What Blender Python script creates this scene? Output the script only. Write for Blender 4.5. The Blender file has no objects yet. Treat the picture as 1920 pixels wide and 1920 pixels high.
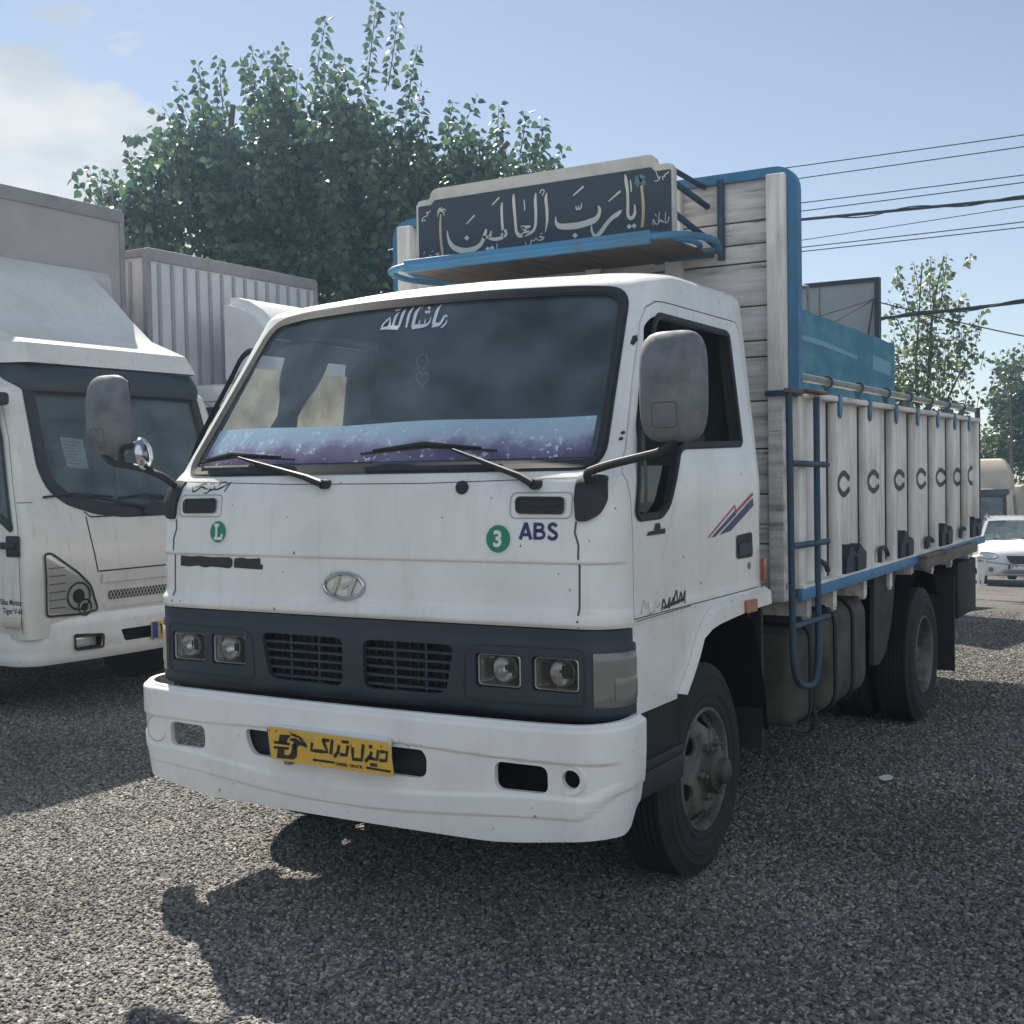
import bpy, bmesh, math, random
from mathutils import Vector, Matrix, noise
PI=math.pi; R=math.radians
random.seed(7)
SC=bpy.context.scene; COL=SC.collection
# ---------------------------------------------------------------- camera
cd=bpy.data.cameras.new('camera'); cam=bpy.data.objects.new('camera',cd); COL.objects.link(cam)
_yaw,_pit,_rol=-.53419,-.03232,.0174
_f=Vector((math.sin(_yaw)*math.cos(_pit),math.cos(_yaw)*math.cos(_pit),math.sin(_pit)))
_r=Vector((math.cos(_yaw),-math.sin(_yaw),0)); _d=_f.cross(_r)
_c,_s=math.cos(_rol),math.sin(_rol); _x=_c*_r+_s*_d; _y=-(-_s*_r+_c*_d); _z=-_f
cam.matrix_world=Matrix(((_x.x,_y.x,_z.x,2.71007),(_x.y,_y.y,_z.y,-3.19194),(_x.z,_y.z,_z.z,1.53638),(0,0,0,1)))
cd.sensor_width=36; cd.lens=2316.39/1920*36; cd.clip_start=.05; cd.clip_end=2000
SC.camera=cam
# ---------------------------------------------------------------- sky, sun, exposure
SUN_EL=45.3; SUN_DIR=Vector((-.78,.626,0)).normalized()     # horizontal direction towards the sun
W=bpy.data.worlds.new('World'); SC.world=W; W.use_nodes=True
def world():
    nt=W.node_tree; nt.nodes.clear(); N=nt.nodes.new; L=nt.links.new
    sky=N('ShaderNodeTexSky'); sky.sky_type='NISHITA'; sky.sun_disc=False
    sky.sun_elevation=R(SUN_EL); sky.sun_rotation=math.atan2(SUN_DIR.x,SUN_DIR.y)%(2*PI)
    sky.air_density=1.0; sky.dust_density=.15; sky.ozone_density=1.2; sky.altitude=1200
    tc=N('ShaderNodeTexCoord'); sep=N('ShaderNodeSeparateXYZ'); L(tc.outputs['Generated'],sep.inputs[0])
    # a real cloud bank: it sits at one bearing of the sky
    mp=N('ShaderNodeMapping'); mp.inputs['Scale'].default_value=(1,1,2.2); L(tc.outputs['Generated'],mp.inputs[0])
    nz=N('ShaderNodeTexNoise'); nz.inputs['Scale'].default_value=7.5; nz.inputs['Detail'].default_value=9; nz.inputs['Roughness'].default_value=.6
    L(mp.outputs[0],nz.inputs['Vector'])
    dot=N('ShaderNodeVectorMath'); dot.operation='DOT_PRODUCT'; L(tc.outputs['Generated'],dot.inputs[0])
    cdv=Vector((-.89,.67,.175)).normalized(); dot.inputs[1].default_value=cdv
    mr=N('ShaderNodeMapRange'); mr.inputs[1].default_value=.972; mr.inputs[2].default_value=.993; mr.inputs[3].default_value=-.55; mr.inputs[4].default_value=.36
    L(dot.outputs['Value'],mr.inputs[0])
    am=N('ShaderNodeMath'); am.operation='MULTIPLY_ADD'; am.inputs[1].default_value=1.9; am.inputs[2].default_value=-.45; L(nz.outputs['Fac'],am.inputs[0])
    ad=N('ShaderNodeMath'); ad.operation='ADD'; L(am.outputs[0],ad.inputs[0]); L(mr.outputs[0],ad.inputs[1])
    rp=N('ShaderNodeMapRange'); rp.inputs[1].default_value=.46; rp.inputs[2].default_value=.62; L(ad.outputs[0],rp.inputs[0])
    nz2=N('ShaderNodeTexNoise'); nz2.inputs['Scale'].default_value=9; nz2.inputs['Detail'].default_value=5; L(mp.outputs[0],nz2.inputs['Vector'])
    cr=N('ShaderNodeValToRGB'); cr.color_ramp.elements[0].position=.38; cr.color_ramp.elements[0].color=(4.6,5.0,5.4,1); cr.color_ramp.elements[1].position=.68; cr.color_ramp.elements[1].color=(7.6,7.5,7.3,1)
    L(nz2.outputs['Fac'],cr.inputs[0])
    fac=N('ShaderNodeMath'); fac.operation='MULTIPLY'; fac.inputs[1].default_value=.85; L(rp.outputs[0],fac.inputs[0])
    mx=N('ShaderNodeMixRGB'); L(fac.outputs[0],mx.inputs[0]); hs=N('ShaderNodeHueSaturation'); hs.inputs['Saturation'].default_value=.70; L(sky.outputs[0],hs.inputs['Color']); L(hs.outputs[0],mx.inputs[1]); L(cr.outputs[0],mx.inputs[2])
    # bright broken cloud added to the unseen sky behind camera to brighten shaded faces
    d2=N('ShaderNodeVectorMath'); d2.operation='DOT_PRODUCT'; L(tc.outputs['Generated'],d2.inputs[0]); d2.inputs[1].default_value=Vector((.66,-.72,.06)).normalized()
    m2=N('ShaderNodeMapRange'); m2.inputs[1].default_value=.05; m2.inputs[2].default_value=.60; m2.inputs[3].default_value=-.4; m2.inputs[4].default_value=.2; L(d2.outputs['Value'],m2.inputs[0])
    a2=N('ShaderNodeMath'); a2.operation='ADD'; L(nz2.outputs['Fac'],a2.inputs[0]); L(m2.outputs[0],a2.inputs[1])
    r2=N('ShaderNodeMapRange'); r2.inputs[1].default_value=.36; r2.inputs[2].default_value=.70; L(a2.outputs[0],r2.inputs[0])
    x2=N('ShaderNodeMixRGB'); L(r2.outputs[0],x2.inputs[0]); L(mx.outputs[0],x2.inputs[1]); x2.inputs[2].default_value=(7.6,8.4,9.3,1)
    bg=N('ShaderNodeBackground'); bg.inputs['Strength'].default_value=.052; L(x2.outputs[0],bg.inputs[0])
    out=N('ShaderNodeOutputWorld'); L(bg.outputs[0],out.inputs[0])
world()
sl=bpy.data.lights.new('sun','SUN'); sl.energy=5.0; sl.angle=R(.5); sl.color=(1,.93,.82)
sun=bpy.data.objects.new('sun',sl); COL.objects.link(sun)
_sd=Vector((SUN_DIR.x*math.cos(R(SUN_EL)),SUN_DIR.y*math.cos(R(SUN_EL)),math.sin(R(SUN_EL))))
sun.rotation_euler=_sd.to_track_quat('Z','Y').to_euler(); sun.location=_sd*40
SC.view_settings.view_transform='Standard'; SC.view_settings.look='None'; SC.view_settings.exposure=1.07; SC.view_settings.gamma=1
SC.cycles.max_bounces=10; SC.cycles.transparent_max_bounces=16; SC.cycles.caustics_reflective=False; SC.cycles.caustics_refractive=False
SC.cycles.sample_clamp_indirect=6
# ---------------------------------------------------------------- materials
def mat(name,col,rough=.5,metal=0,dirt=None,damt=.35,dscale=6,drange=(.45,.7),bump=0,bscale=60,coat=0,spots=None,stretch=(1,1,1),spec=.5,sscale=90,streak=0):
    m=bpy.data.materials.new(name); m.use_nodes=True; nt=m.node_tree; P=nt.nodes['Principled BSDF']; N=nt.nodes.new; L=nt.links.new
    P.inputs['Base Color'].default_value=(*col,1); P.inputs['Roughness'].default_value=rough; P.inputs['Metallic'].default_value=metal
    P.inputs['Coat Weight'].default_value=coat; P.inputs['Coat Roughness'].default_value=.12; P.inputs['Specular IOR Level'].default_value=spec
    if dirt or bump or spots:
        tc=N('ShaderNodeTexCoord'); mp=N('ShaderNodeMapping'); mp.inputs['Scale'].default_value=stretch; L(tc.outputs['Object'],mp.inputs[0])
    src=None
    if dirt:
        nz=N('ShaderNodeTexNoise'); nz.inputs['Scale'].default_value=dscale; nz.inputs['Detail'].default_value=8; nz.inputs['Roughness'].default_value=.65; L(mp.outputs[0],nz.inputs['Vector'])
        mr=N('ShaderNodeMapRange'); mr.inputs[1].default_value=drange[0]; mr.inputs[2].default_value=drange[1]; mr.inputs[4].default_value=damt; L(nz.outputs['Fac'],mr.inputs[0])
        mx=N('ShaderNodeMixRGB'); mx.inputs[1].default_value=(*col,1); mx.inputs[2].default_value=(*dirt,1); L(mr.outputs[0],mx.inputs[0]); src=mx.outputs[0]
        ra=N('ShaderNodeMath'); ra.operation='MULTIPLY_ADD'; ra.inputs[1].default_value=.3; ra.inputs[2].default_value=rough; L(mr.outputs[0],ra.inputs[0]); L(ra.outputs[0],P.inputs['Roughness'])
    if spots:
        sz=N('ShaderNodeTexNoise'); sz.inputs['Scale'].default_value=sscale*.35; sz.inputs['Detail'].default_value=4; L(tc.outputs['Object'],sz.inputs['Vector'])
        sr=N('ShaderNodeMapRange'); sr.inputs[1].default_value=.715; sr.inputs[2].default_value=.745; L(sz.outputs['Fac'],sr.inputs[0])
        m2=N('ShaderNodeMixRGB'); m2.inputs[2].default_value=(*spots,1); L(sr.outputs[0],m2.inputs[0])
        if src: L(src,m2.inputs[1])
        else: m2.inputs[1].default_value=(*col,1)
        src=m2.outputs[0]
    if streak:
        m3=N('ShaderNodeMapping'); m3.inputs['Scale'].default_value=(34,34,1.6); L(tc.outputs['Object'],m3.inputs[0]); z3=N('ShaderNodeTexNoise'); z3.inputs['Scale'].default_value=1; z3.inputs['Detail'].default_value=5; L(m3.outputs[0],z3.inputs['Vector'])
        r3=N('ShaderNodeMapRange'); r3.inputs[1].default_value=.56; r3.inputs[2].default_value=.80; r3.inputs[4].default_value=streak; L(z3.outputs['Fac'],r3.inputs[0])
        x3=N('ShaderNodeMixRGB'); x3.inputs[2].default_value=(.33,.29,.24,1); L(r3.outputs[0],x3.inputs[0]); L(src,x3.inputs[1]); src=x3.outputs[0]
        z4=N('ShaderNodeTexNoise'); z4.inputs['Scale'].default_value=55; z4.inputs['Detail'].default_value=5; L(tc.outputs['Object'],z4.inputs['Vector']); r4=N('ShaderNodeMapRange'); r4.inputs[1].default_value=.62; r4.inputs[2].default_value=.78; r4.inputs[4].default_value=streak*.8; L(z4.outputs['Fac'],r4.inputs[0])
        x4=N('ShaderNodeMixRGB'); x4.inputs[2].default_value=(.36,.34,.31,1); L(r4.outputs[0],x4.inputs[0]); L(src,x4.inputs[1]); src=x4.outputs[0]
    if src: L(src,P.inputs['Base Color'])
    if bump:
        bz=N('ShaderNodeTexNoise'); bz.inputs['Scale'].default_value=bscale; bz.inputs['Detail'].default_value=6; L(mp.outputs[0],bz.inputs['Vector'])
        bp=N('ShaderNodeBump'); bp.inputs['Strength'].default_value=bump; bp.inputs['Distance'].default_value=.01; L(bz.outputs['Fac'],bp.inputs['Height']); L(bp.outputs[0],P.inputs['Normal'])
    return m
def glass(name,tint=(.5,.58,.6),dust=.06,dcol=(.55,.6,.62),rough=.02):
    m=bpy.data.materials.new(name); m.use_nodes=True; nt=m.node_tree; nt.nodes.clear(); N=nt.nodes.new; L=nt.links.new
    t=N('ShaderNodeBsdfTransparent'); t.inputs[0].default_value=(*tint,1); g=N('ShaderNodeBsdfGlossy'); g.inputs['Roughness'].default_value=rough
    fr=N('ShaderNodeFresnel'); fr.inputs[0].default_value=1.6
    m1=N('ShaderNodeMixShader'); L(fr.outputs[0],m1.inputs[0]); L(t.outputs[0],m1.inputs[1]); L(g.outputs[0],m1.inputs[2])
    d=N('ShaderNodeBsdfDiffuse'); d.inputs[0].default_value=(*dcol,1)
    tc=N('ShaderNodeTexCoord'); nz=N('ShaderNodeTexNoise'); nz.inputs['Scale'].default_value=5; nz.inputs['Detail'].default_value=7; L(tc.outputs['Object'],nz.inputs['Vector'])
    mr=N('ShaderNodeMapRange'); mr.inputs[1].default_value=.3; mr.inputs[2].default_value=.7; mr.inputs[3].default_value=dust*.5; mr.inputs[4].default_value=dust*1.5; L(nz.outputs['Fac'],mr.inputs[0])
    m2=N('ShaderNodeMixShader'); L(mr.outputs[0],m2.inputs[0]); L(m1.outputs[0],m2.inputs[1]); L(d.outputs[0],m2.inputs[2])
    o=N('ShaderNodeOutputMaterial'); L(m2.outputs[0],o.inputs[0]); return m
def wood(name,base,dark,axis):
    # painted, weathered planks: streaks along the grain, worn dark patches
    m=bpy.data.materials.new(name); m.use_nodes=True; nt=m.node_tree; P=nt.nodes['Principled BSDF']; N=nt.nodes.new; L=nt.links.new
    P.inputs['Roughness'].default_value=.75; P.inputs['Specular IOR Level'].default_value=.25
    tc=N('ShaderNodeTexCoord'); mp=N('ShaderNodeMapping'); sc=[26,26,26]; sc[axis]=2.2; mp.inputs['Scale'].default_value=sc; L(tc.outputs['Object'],mp.inputs[0])
    n1=N('ShaderNodeTexNoise'); n1.inputs['Scale'].default_value=1; n1.inputs['Detail'].default_value=7; n1.inputs['Roughness'].default_value=.7; L(mp.outputs[0],n1.inputs['Vector'])
    n2=N('ShaderNodeTexNoise'); n2.inputs['Scale'].default_value=3.1; n2.inputs['Detail'].default_value=6; L(tc.outputs['Object'],n2.inputs['Vector'])
    a=N('ShaderNodeMath'); a.operation='MULTIPLY_ADD'; a.inputs[1].default_value=.55; L(n2.outputs['Fac'],a.inputs[0]); L(n1.outputs['Fac'],a.inputs[2])
    cr=N('ShaderNodeValToRGB'); e=cr.color_ramp.elements; e[0].position=.70; e[0].color=(*base,1); e[1].position=1.0; e[1].color=(*dark,1)
    k=e.new(.86); k.color=(*[b*.72+d*.1 for b,d in zip(base,dark)],1); L(a.outputs[0],cr.inputs[0]); 
    mp2=N('ShaderNodeMapping'); s2=[60,60,60]; s2[axis]=5; mp2.inputs['Scale'].default_value=s2; L(tc.outputs['Object'],mp2.inputs[0])
    n3=N('ShaderNodeTexNoise'); n3.inputs['Scale'].default_value=1; n3.inputs['Detail'].default_value=3; L(mp2.outputs[0],n3.inputs['Vector'])
    r3=N('ShaderNodeMapRange'); r3.inputs[1].default_value=.68; r3.inputs[2].default_value=.74; r3.inputs[4].default_value=.8; L(n3.outputs['Fac'],r3.inputs[0])
    mx=N('ShaderNodeMixRGB'); L(r3.outputs[0],mx.inputs[0]); L(cr.outputs[0],mx.inputs[1]); mx.inputs[2].default_value=(*[d*.7 for d in dark],1)
    L(mx.outputs[0],P.inputs['Base Color'])
    bp=N('ShaderNodeBump'); bp.inputs['Strength'].default_value=.35; bp.inputs['Distance'].default_value=.006; L(a.outputs[0],bp.inputs['Height']); L(bp.outputs[0],P.inputs['Normal'])
    return m
M={}
M['white']=mat('white_paint',(.79,.785,.765),.32,dirt=(.42,.40,.36),damt=.34,dscale=3.2,drange=(.42,.75),coat=.45,spots=(.12,.075,.05),streak=.2)
M['whitebump']=mat('white_bumper_paint',(.79,.78,.765),.42,dirt=(.52,.49,.45),damt=.32,dscale=4,coat=.1,spots=(.3,.28,.27),streak=.12)
M['cabin']=mat('cab_lining',(.05,.055,.06),.9)
M['dark']=mat('dark_plastic',(.016,.017,.02),.6,dirt=(.035,.035,.037),damt=.5)
M['grey']=mat('blue_grey_plastic',(.020,.027,.039),.5,dirt=(.042,.05,.06),damt=.6,dscale=5,bump=.05,bscale=150)
M['rubber']=mat('black_rubber',(.02,.021,.023),.65)
M['tyre']=mat('tyre_rubber',(.012,.012,.013),.8,dirt=(.04,.037,.034),damt=.6,dscale=7,drange=(.4,.7),bump=.15,bscale=80)
M['rim']=mat('worn_rim',(.15,.14,.125),.6,dirt=(.04,.035,.03),damt=.85,dscale=9,drange=(.4,.62),bump=.1,bscale=40)
M['hub']=mat('greasy_hub',(.05,.046,.042),.55,dirt=(.10,.08,.06),damt=.6,dscale=20)
M['chassis']=mat('chassis_black',(.010,.010,.012),.75,dirt=(.022,.02,.019),damt=.6)
M['blue']=mat('blue_paint',(.04,.19,.36),.5,dirt=(.09,.12,.15),damt=.65,dscale=7,drange=(.45,.68),bump=.08,bscale=30)
M['bluedark']=mat('worn_blue_paint',(.016,.06,.115),.55,dirt=(.06,.055,.055),damt=.8,dscale=8,drange=(.45,.62))
M['navy']=mat('latch_blue',(.016,.024,.04),.6,dirt=(.05,.055,.06),damt=.5)
M['steel']=mat('galvanised_pipe',(.25,.27,.26),.5,.6,dirt=(.18,.17,.15),damt=.6,dscale=18)
M['chrome']=mat('chrome',(.55,.56,.58),.14,1)
M['reflect']=mat('reflector',(.80,.81,.80),.22,.6)
M['lamprim']=mat('bright_lamp_rim',(.60,.59,.54),.35,.3)
M['lampbody']=mat('clear_lamp_body',(.86,.86,.83),.3,0,coat=.6)
M['lens']=glass('lamp_lens',(.9,.92,.92),.03,(.5,.5,.48),.04)
M['headglass']=mat('ribbed_lamp_glass',(.93,.95,.94),.03); M['headglass'].node_tree.nodes['Principled BSDF'].inputs['Transmission Weight'].default_value=1; M['headglass'].node_tree.nodes['Principled BSDF'].inputs['IOR'].default_value=1.35
M['lensgrey']=mat('grey_indicator_lens',(.165,.16,.148),.2,coat=.6)
M['lenscream']=mat('cream_indicator_lens',(.55,.48,.38),.25)
M['amber']=mat('amber_lens',(.30,.075,.018),.25,coat=.4)
M['cabglass']=glass('dusty_side_glass',(.74,.78,.78),.02)
def dusty():
    # dust on the far door glass glows where the sun strikes it from outside
    nt=M['cabglass'].node_tree; o=[n for n in nt.nodes if n.type=='OUTPUT_MATERIAL'][0]; t=nt.nodes.new('ShaderNodeBsdfTranslucent'); t.inputs[0].default_value=(.62,.58,.48,1)
    nz=nt.nodes.new('ShaderNodeTexNoise'); nz.inputs['Scale'].default_value=3.5; nz.inputs['Detail'].default_value=8; mr=nt.nodes.new('ShaderNodeMapRange'); mr.inputs[1].default_value=.3; mr.inputs[2].default_value=.72; mr.inputs[3].default_value=.10; mr.inputs[4].default_value=.65
    tc=nt.nodes.new('ShaderNodeTexCoord'); nt.links.new(tc.outputs['Object'],nz.inputs['Vector']); nt.links.new(nz.outputs['Fac'],mr.inputs[0]); m=nt.nodes.new('ShaderNodeMixShader'); src=o.inputs[0].links[0].from_socket; nt.links.new(mr.outputs[0],m.inputs[0]); nt.links.new(src,m.inputs[1]); nt.links.new(t.outputs[0],m.inputs[2]); nt.links.new(m.outputs[0],o.inputs[0])
dusty()
M['glass']=glass('windscreen_glass',(.58,.62,.62),.16,(.38,.49,.55))
M['sideglass']=glass('side_glass',(.16,.18,.19),.03,(.3,.34,.36))
M['mirror']=mat('grey_mirror_plastic',(.17,.18,.195),.6,dirt=(.085,.087,.09),damt=.7,dscale=9,drange=(.42,.66),bump=.08,bscale=60)
M['mirrorglass']=mat('mirror_glass',(.8,.82,.84),.02,1)
M['wx']=wood('white_planks_across',(.70,.675,.655),(.20,.17,.155),0)
M['wz']=wood('white_boards_upright',(.82,.79,.74),(.55,.50,.45),2)
M['wy']=wood('white_rail_wood',(.74,.69,.63),(.30,.25,.21),1)
M['oldwood']=wood('brown_wood',(.17,.14,.12),(.07,.055,.045),1)
M['tank']=mat('dusty_tank',(.075,.067,.055),.7,dirt=(.025,.022,.019),damt=.8,dscale=4,drange=(.4,.65),bump=.06)
M['tankblue']=mat('brown_tank',(.045,.038,.034),.75,dirt=(.02,.018,.017),damt=.7,dscale=5)
M['signdark']=mat('sign_slate',(.032,.047,.068),.55,dirt=(.05,.065,.085),damt=.5)
M['signwhite']=mat('sign_cream',(.56,.545,.50),.6,dirt=(.34,.33,.31),damt=.6,dscale=10)
M['letter']=mat('cream_lettering',(.60,.59,.54),.6)
M['palmtan']=mat('palm_trunk_paint',(.52,.40,.25),.6)
M['palmteal']=mat('palm_leaf_paint',(.10,.26,.25),.6)
M['decalwhite']=mat('white_decal',(.66,.72,.80),.5)
M['ink']=mat('black_ink',(.012,.012,.014),.5)
M['peel']=mat('peeled_strip',(.016,.017,.019),.55,dirt=(.06,.06,.06),damt=.4,dscale=40)
M['navyink']=mat('navy_decal',(.02,.025,.13),.4)
M['redink']=mat('red_decal',(.42,.03,.03),.4)
M['green']=mat('green_sticker',(.008,.22,.12),.4)
M['stickerwhite']=mat('sticker_white',(.72,.74,.72),.4)
M['yellow']=mat('plate_yellow',(.66,.40,.05),.4,dirt=(.50,.30,.05),damt=.6,dscale=14,coat=.2)
M['plateblue']=mat('plate_blue',(.02,.06,.30),.4)
M['platewhite']=mat('plate_white',(.72,.74,.78),.35)
M['paper']=mat('paper',(.80,.82,.84),.6)
M['curtain']=mat('grey_curtain',(.085,.09,.095),.9)
M['seat']=mat('seat_cloth',(.06,.055,.055),.9,dirt=(.12,.10,.09),damt=.5)
M['weld']=mat('groove',(.09,.09,.09),.8)
M['scuff']=mat('scuffed_paint',(.40,.39,.37),.7)
def filmmat():
    # a sun strip stuck along the windscreen's foot: pale blue fading to purple, paint flaking off
    m=bpy.data.materials.new('windscreen_film'); m.use_nodes=True; nt=m.node_tree; P=nt.nodes['Principled BSDF']; N=nt.nodes.new; L=nt.links.new
    P.inputs['Roughness'].default_value=.3; tc=N('ShaderNodeTexCoord'); sp=N('ShaderNodeSeparateXYZ'); L(tc.outputs['Object'],sp.inputs[0])
    n1=N('ShaderNodeTexNoise'); n1.inputs['Scale'].default_value=6; n1.inputs['Detail'].default_value=8; n1.inputs['Roughness'].default_value=.7; L(tc.outputs['Object'],n1.inputs['Vector'])
    a=N('ShaderNodeMath'); a.operation='MULTIPLY_ADD'; a.inputs[1].default_value=.17; L(n1.outputs['Fac'],a.inputs[0]); L(sp.outputs['Z'],a.inputs[2])
    mr=N('ShaderNodeMapRange'); mr.inputs[1].default_value=1.655; mr.inputs[2].default_value=1.815; L(a.outputs[0],mr.inputs[0])
    cr=N('ShaderNodeValToRGB'); e=cr.color_ramp.elements; e[0].position=.0; e[0].color=(.085,.065,.165,1); e[1].position=1; e[1].color=(.33,.52,.62,1)
    k=e.new(.35); k.color=(.18,.16,.27,1); k=e.new(.60); k.color=(.34,.43,.55,1); L(mr.outputs[0],cr.inputs[0])
    n2=N('ShaderNodeTexNoise'); n2.inputs['Scale'].default_value=38; n2.inputs['Detail'].default_value=6; n2.inputs['Roughness'].default_value=.65; L(tc.outputs['Object'],n2.inputs['Vector'])
    n4=N('ShaderNodeMath'); n4.operation='MULTIPLY_ADD'; n4.inputs[1].default_value=.35; L(n1.outputs['Fac'],n4.inputs[0]); L(n2.outputs['Fac'],n4.inputs[2])
    r2=N('ShaderNodeMapRange'); r2.inputs[1].default_value=.765; r2.inputs[2].default_value=.81; L(n4.outputs[0],r2.inputs[0])
    mx=N('ShaderNodeMixRGB'); mx.inputs[2].default_value=(.52,.64,.74,1); L(r2.outputs[0],mx.inputs[0]); L(cr.outputs[0],mx.inputs[1]); L(mx.outputs[0],P.inputs['Base Color'])
    return m
M['film']=filmmat()
def leafmat(name,c1,c2,tr=.35,gl=.42):
    m=bpy.data.materials.new(name); m.use_nodes=True; nt=m.node_tree; P=nt.nodes['Principled BSDF']; N=nt.nodes.new; L=nt.links.new
    g=N('ShaderNodeNewGeometry'); cr=N('ShaderNodeValToRGB'); e=cr.color_ramp.elements; e[0].position=0; e[0].color=(*c1,1); e[1].position=1; e[1].color=(*c2,1); e[1].position=.97
    k=e.new(.7); k.color=(*[(a*.6+b*.4) for a,b in zip(c1,c2)],1)
    L(g.outputs['Random Per Island'],cr.inputs[0]); L(cr.outputs[0],P.inputs['Base Color']); P.inputs['Roughness'].default_value=gl
    t=N('ShaderNodeBsdfTranslucent'); hs=N('ShaderNodeHueSaturation'); hs.inputs['Hue'].default_value=.48; hs.inputs['Saturation'].default_value=1.15; hs.inputs['Value'].default_value=1.9; L(cr.outputs[0],hs.inputs['Color']); L(hs.outputs[0],t.inputs[0])
    mx=N('ShaderNodeMixShader'); mx.inputs[0].default_value=tr; L(P.outputs[0],mx.inputs[1]); L(t.outputs[0],mx.inputs[2]); L(mx.outputs[0],nt.nodes['Material Output'].inputs[0])
    return m
M['leaf']=leafmat('mulberry_leaf',(.034,.070,.060),(.09,.145,.065),.26,.40)
M['leaf2']=leafmat('poplar_leaf',(.055,.09,.04),(.15,.19,.075),.3)
M['leaf3']=leafmat('hedge_leaf',(.03,.06,.025),(.075,.11,.045),.25)
M['bark']=mat('bark',(.10,.085,.07),.9,dirt=(.04,.035,.03),damt=.7,dscale=12,bump=.5,bscale=25)
# ---------------------------------------------------------------- helpers
def link(o,parent=None):
    COL.objects.link(o)
    if parent is not None: o.parent=parent
    return o
def tag(o,label=None,cat=None,group=None,kind=None):
    for k,v in (('label',label),('category',cat),('group',group),('kind',kind)):
        if v: o[k]=v
    return o
def empty(name,loc=(0,0,0),rz=0,label=None,cat=None,group=None):
    o=bpy.data.objects.new(name,None); o.empty_display_size=.2; o.location=loc; o.rotation_euler=(0,0,rz); link(o); return tag(o,label,cat,group)
def build(name,bm,m,parent=None,smooth=35,label=None):
    me=bpy.data.meshes.new(name)
    bmesh.ops.recalc_face_normals(bm,faces=bm.faces[:]) if smooth is not False else None
    bm.to_mesh(me); bm.free()
    for x in (m if isinstance(m,(list,tuple)) else [m]): me.materials.append(x)
    if smooth:
        me.shade_smooth(); me.set_sharp_from_angle(angle=R(smooth))
    o=bpy.data.objects.new(name,me); link(o,parent)
    if label: o['label']=label
    return o
def BM(): return bmesh.new()
def box(bm,a,b,bev=0,seg=2,mat=None):
    vs=[bm.verts.new((x,y,z)) for z in (a[2],b[2]) for y in (a[1],b[1]) for x in (a[0],b[0])]
    fs=[bm.faces.new([vs[i] for i in f]) for f in ((0,2,3,1),(4,5,7,6),(0,1,5,4),(2,6,7,3),(0,4,6,2),(1,3,7,5))]
    if bev:
        es=list({e for f in fs for e in f.edges})
        bmesh.ops.bevel(bm,geom=es,offset=bev,segments=seg,profile=.5,affect='EDGES')
    return vs
def tube(bm,pts,r,n=10,closed=False,caps=True):
    pts=[Vector(p) for p in pts]; k=len(pts); rs=r if isinstance(r,(list,tuple)) else [r]*k
    up=None; rings=[]
    for i in range(k):
        a=pts[(i-1)%k] if (closed or i>0) else pts[i]; b=pts[(i+1)%k] if (closed or i<k-1) else pts[i]
        t=(b-a).normalized()
        if up is None:
            up=Vector((0,0,1)) if abs(t.z)<.9 else Vector((1,0,0))
        s=t.cross(up).normalized(); up=s.cross(t).normalized()
        rings.append([bm.verts.new(pts[i]+(s*math.cos(2*PI*j/n)+up*math.sin(2*PI*j/n))*rs[i]) for j in range(n)])
    for i in range(k if closed else k-1):
        A=rings[i];B=rings[(i+1)%k]
        for j in range(n): bm.faces.new((A[j],A[(j+1)%n],B[(j+1)%n],B[j]))
    if caps and not closed: bm.faces.new(rings[0][::-1]); bm.faces.new(rings[-1])
def arcpts(pts,r,seg=5):
    # round the corners of a polyline
    pts=[Vector(p) for p in pts]; out=[pts[0]]
    for i in range(1,len(pts)-1):
        p=pts[i]; a=(pts[i-1]-p); b=(pts[i+1]-p); d=min(r,a.length*.49,b.length*.49); A=p+a.normalized()*d; B=p+b.normalized()*d
        for j in range(seg+1):
            t=j/seg; out.append(A*(1-t)**2+p*2*t*(1-t)+B*t*t)
    return out+[pts[-1]]
def lathe(bm,prof,c,axis=0,n=40,close=False):
    # prof: (r,h) with h along the axis
    rings=[]
    for r,h in prof:
        ring=[]
        for j in range(n):
            a=2*PI*j/n; p=[0,0,0]; p[axis]=h; p[(axis+1)%3]=r*math.cos(a); p[(axis+2)%3]=r*math.sin(a)
            ring.append(bm.verts.new(Vector(p)+Vector(c)))
        rings.append(ring)
    for A,B in zip(rings,rings[1:]+([rings[0]] if close else [])):
        for j in range(n): bm.faces.new((A[j],A[(j+1)%n],B[(j+1)%n],B[j]))
    if not close:
        if prof[0][0]>1e-4: bm.faces.new(rings[0][::-1])
        if prof[-1][0]>1e-4: bm.faces.new(rings[-1])
    bmesh.ops.remove_doubles(bm,verts=[v for r in rings for v in r],dist=1e-5)
def prism(bm,poly,axis,a,b,bev=0):
    # poly in the two other axes (in order x<y<z), extruded along axis from a to b
    def mk(u,v,h):
        p=[u,v]; p.insert(axis,h); return bm.verts.new(p)
    A=[mk(u,v,a) for u,v in poly]; B=[mk(u,v,b) for u,v in poly]; n=len(poly)
    fs=[bm.faces.new(A[::-1]),bm.faces.new(B)]
    for i in range(n): fs.append(bm.faces.new((A[i],A[(i+1)%n],B[(i+1)%n],B[i])))
    bmesh.ops.recalc_face_normals(bm,faces=fs)
    if bev: bmesh.ops.bevel(bm,geom=list({e for f in fs for e in f.edges}),offset=bev,segments=2,affect='EDGES')
def rrect(u0,v0,u1,v1,r,seg=5):
    out=[]
    for cx,cy,a0 in ((u1-r,v1-r,0),(u0+r,v1-r,90),(u0+r,v0+r,180),(u1-r,v0+r,270)):
        for j in range(seg+1): a=R(a0+90*j/seg); out.append((cx+r*math.cos(a),cy+r*math.sin(a)))
    return out
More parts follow.
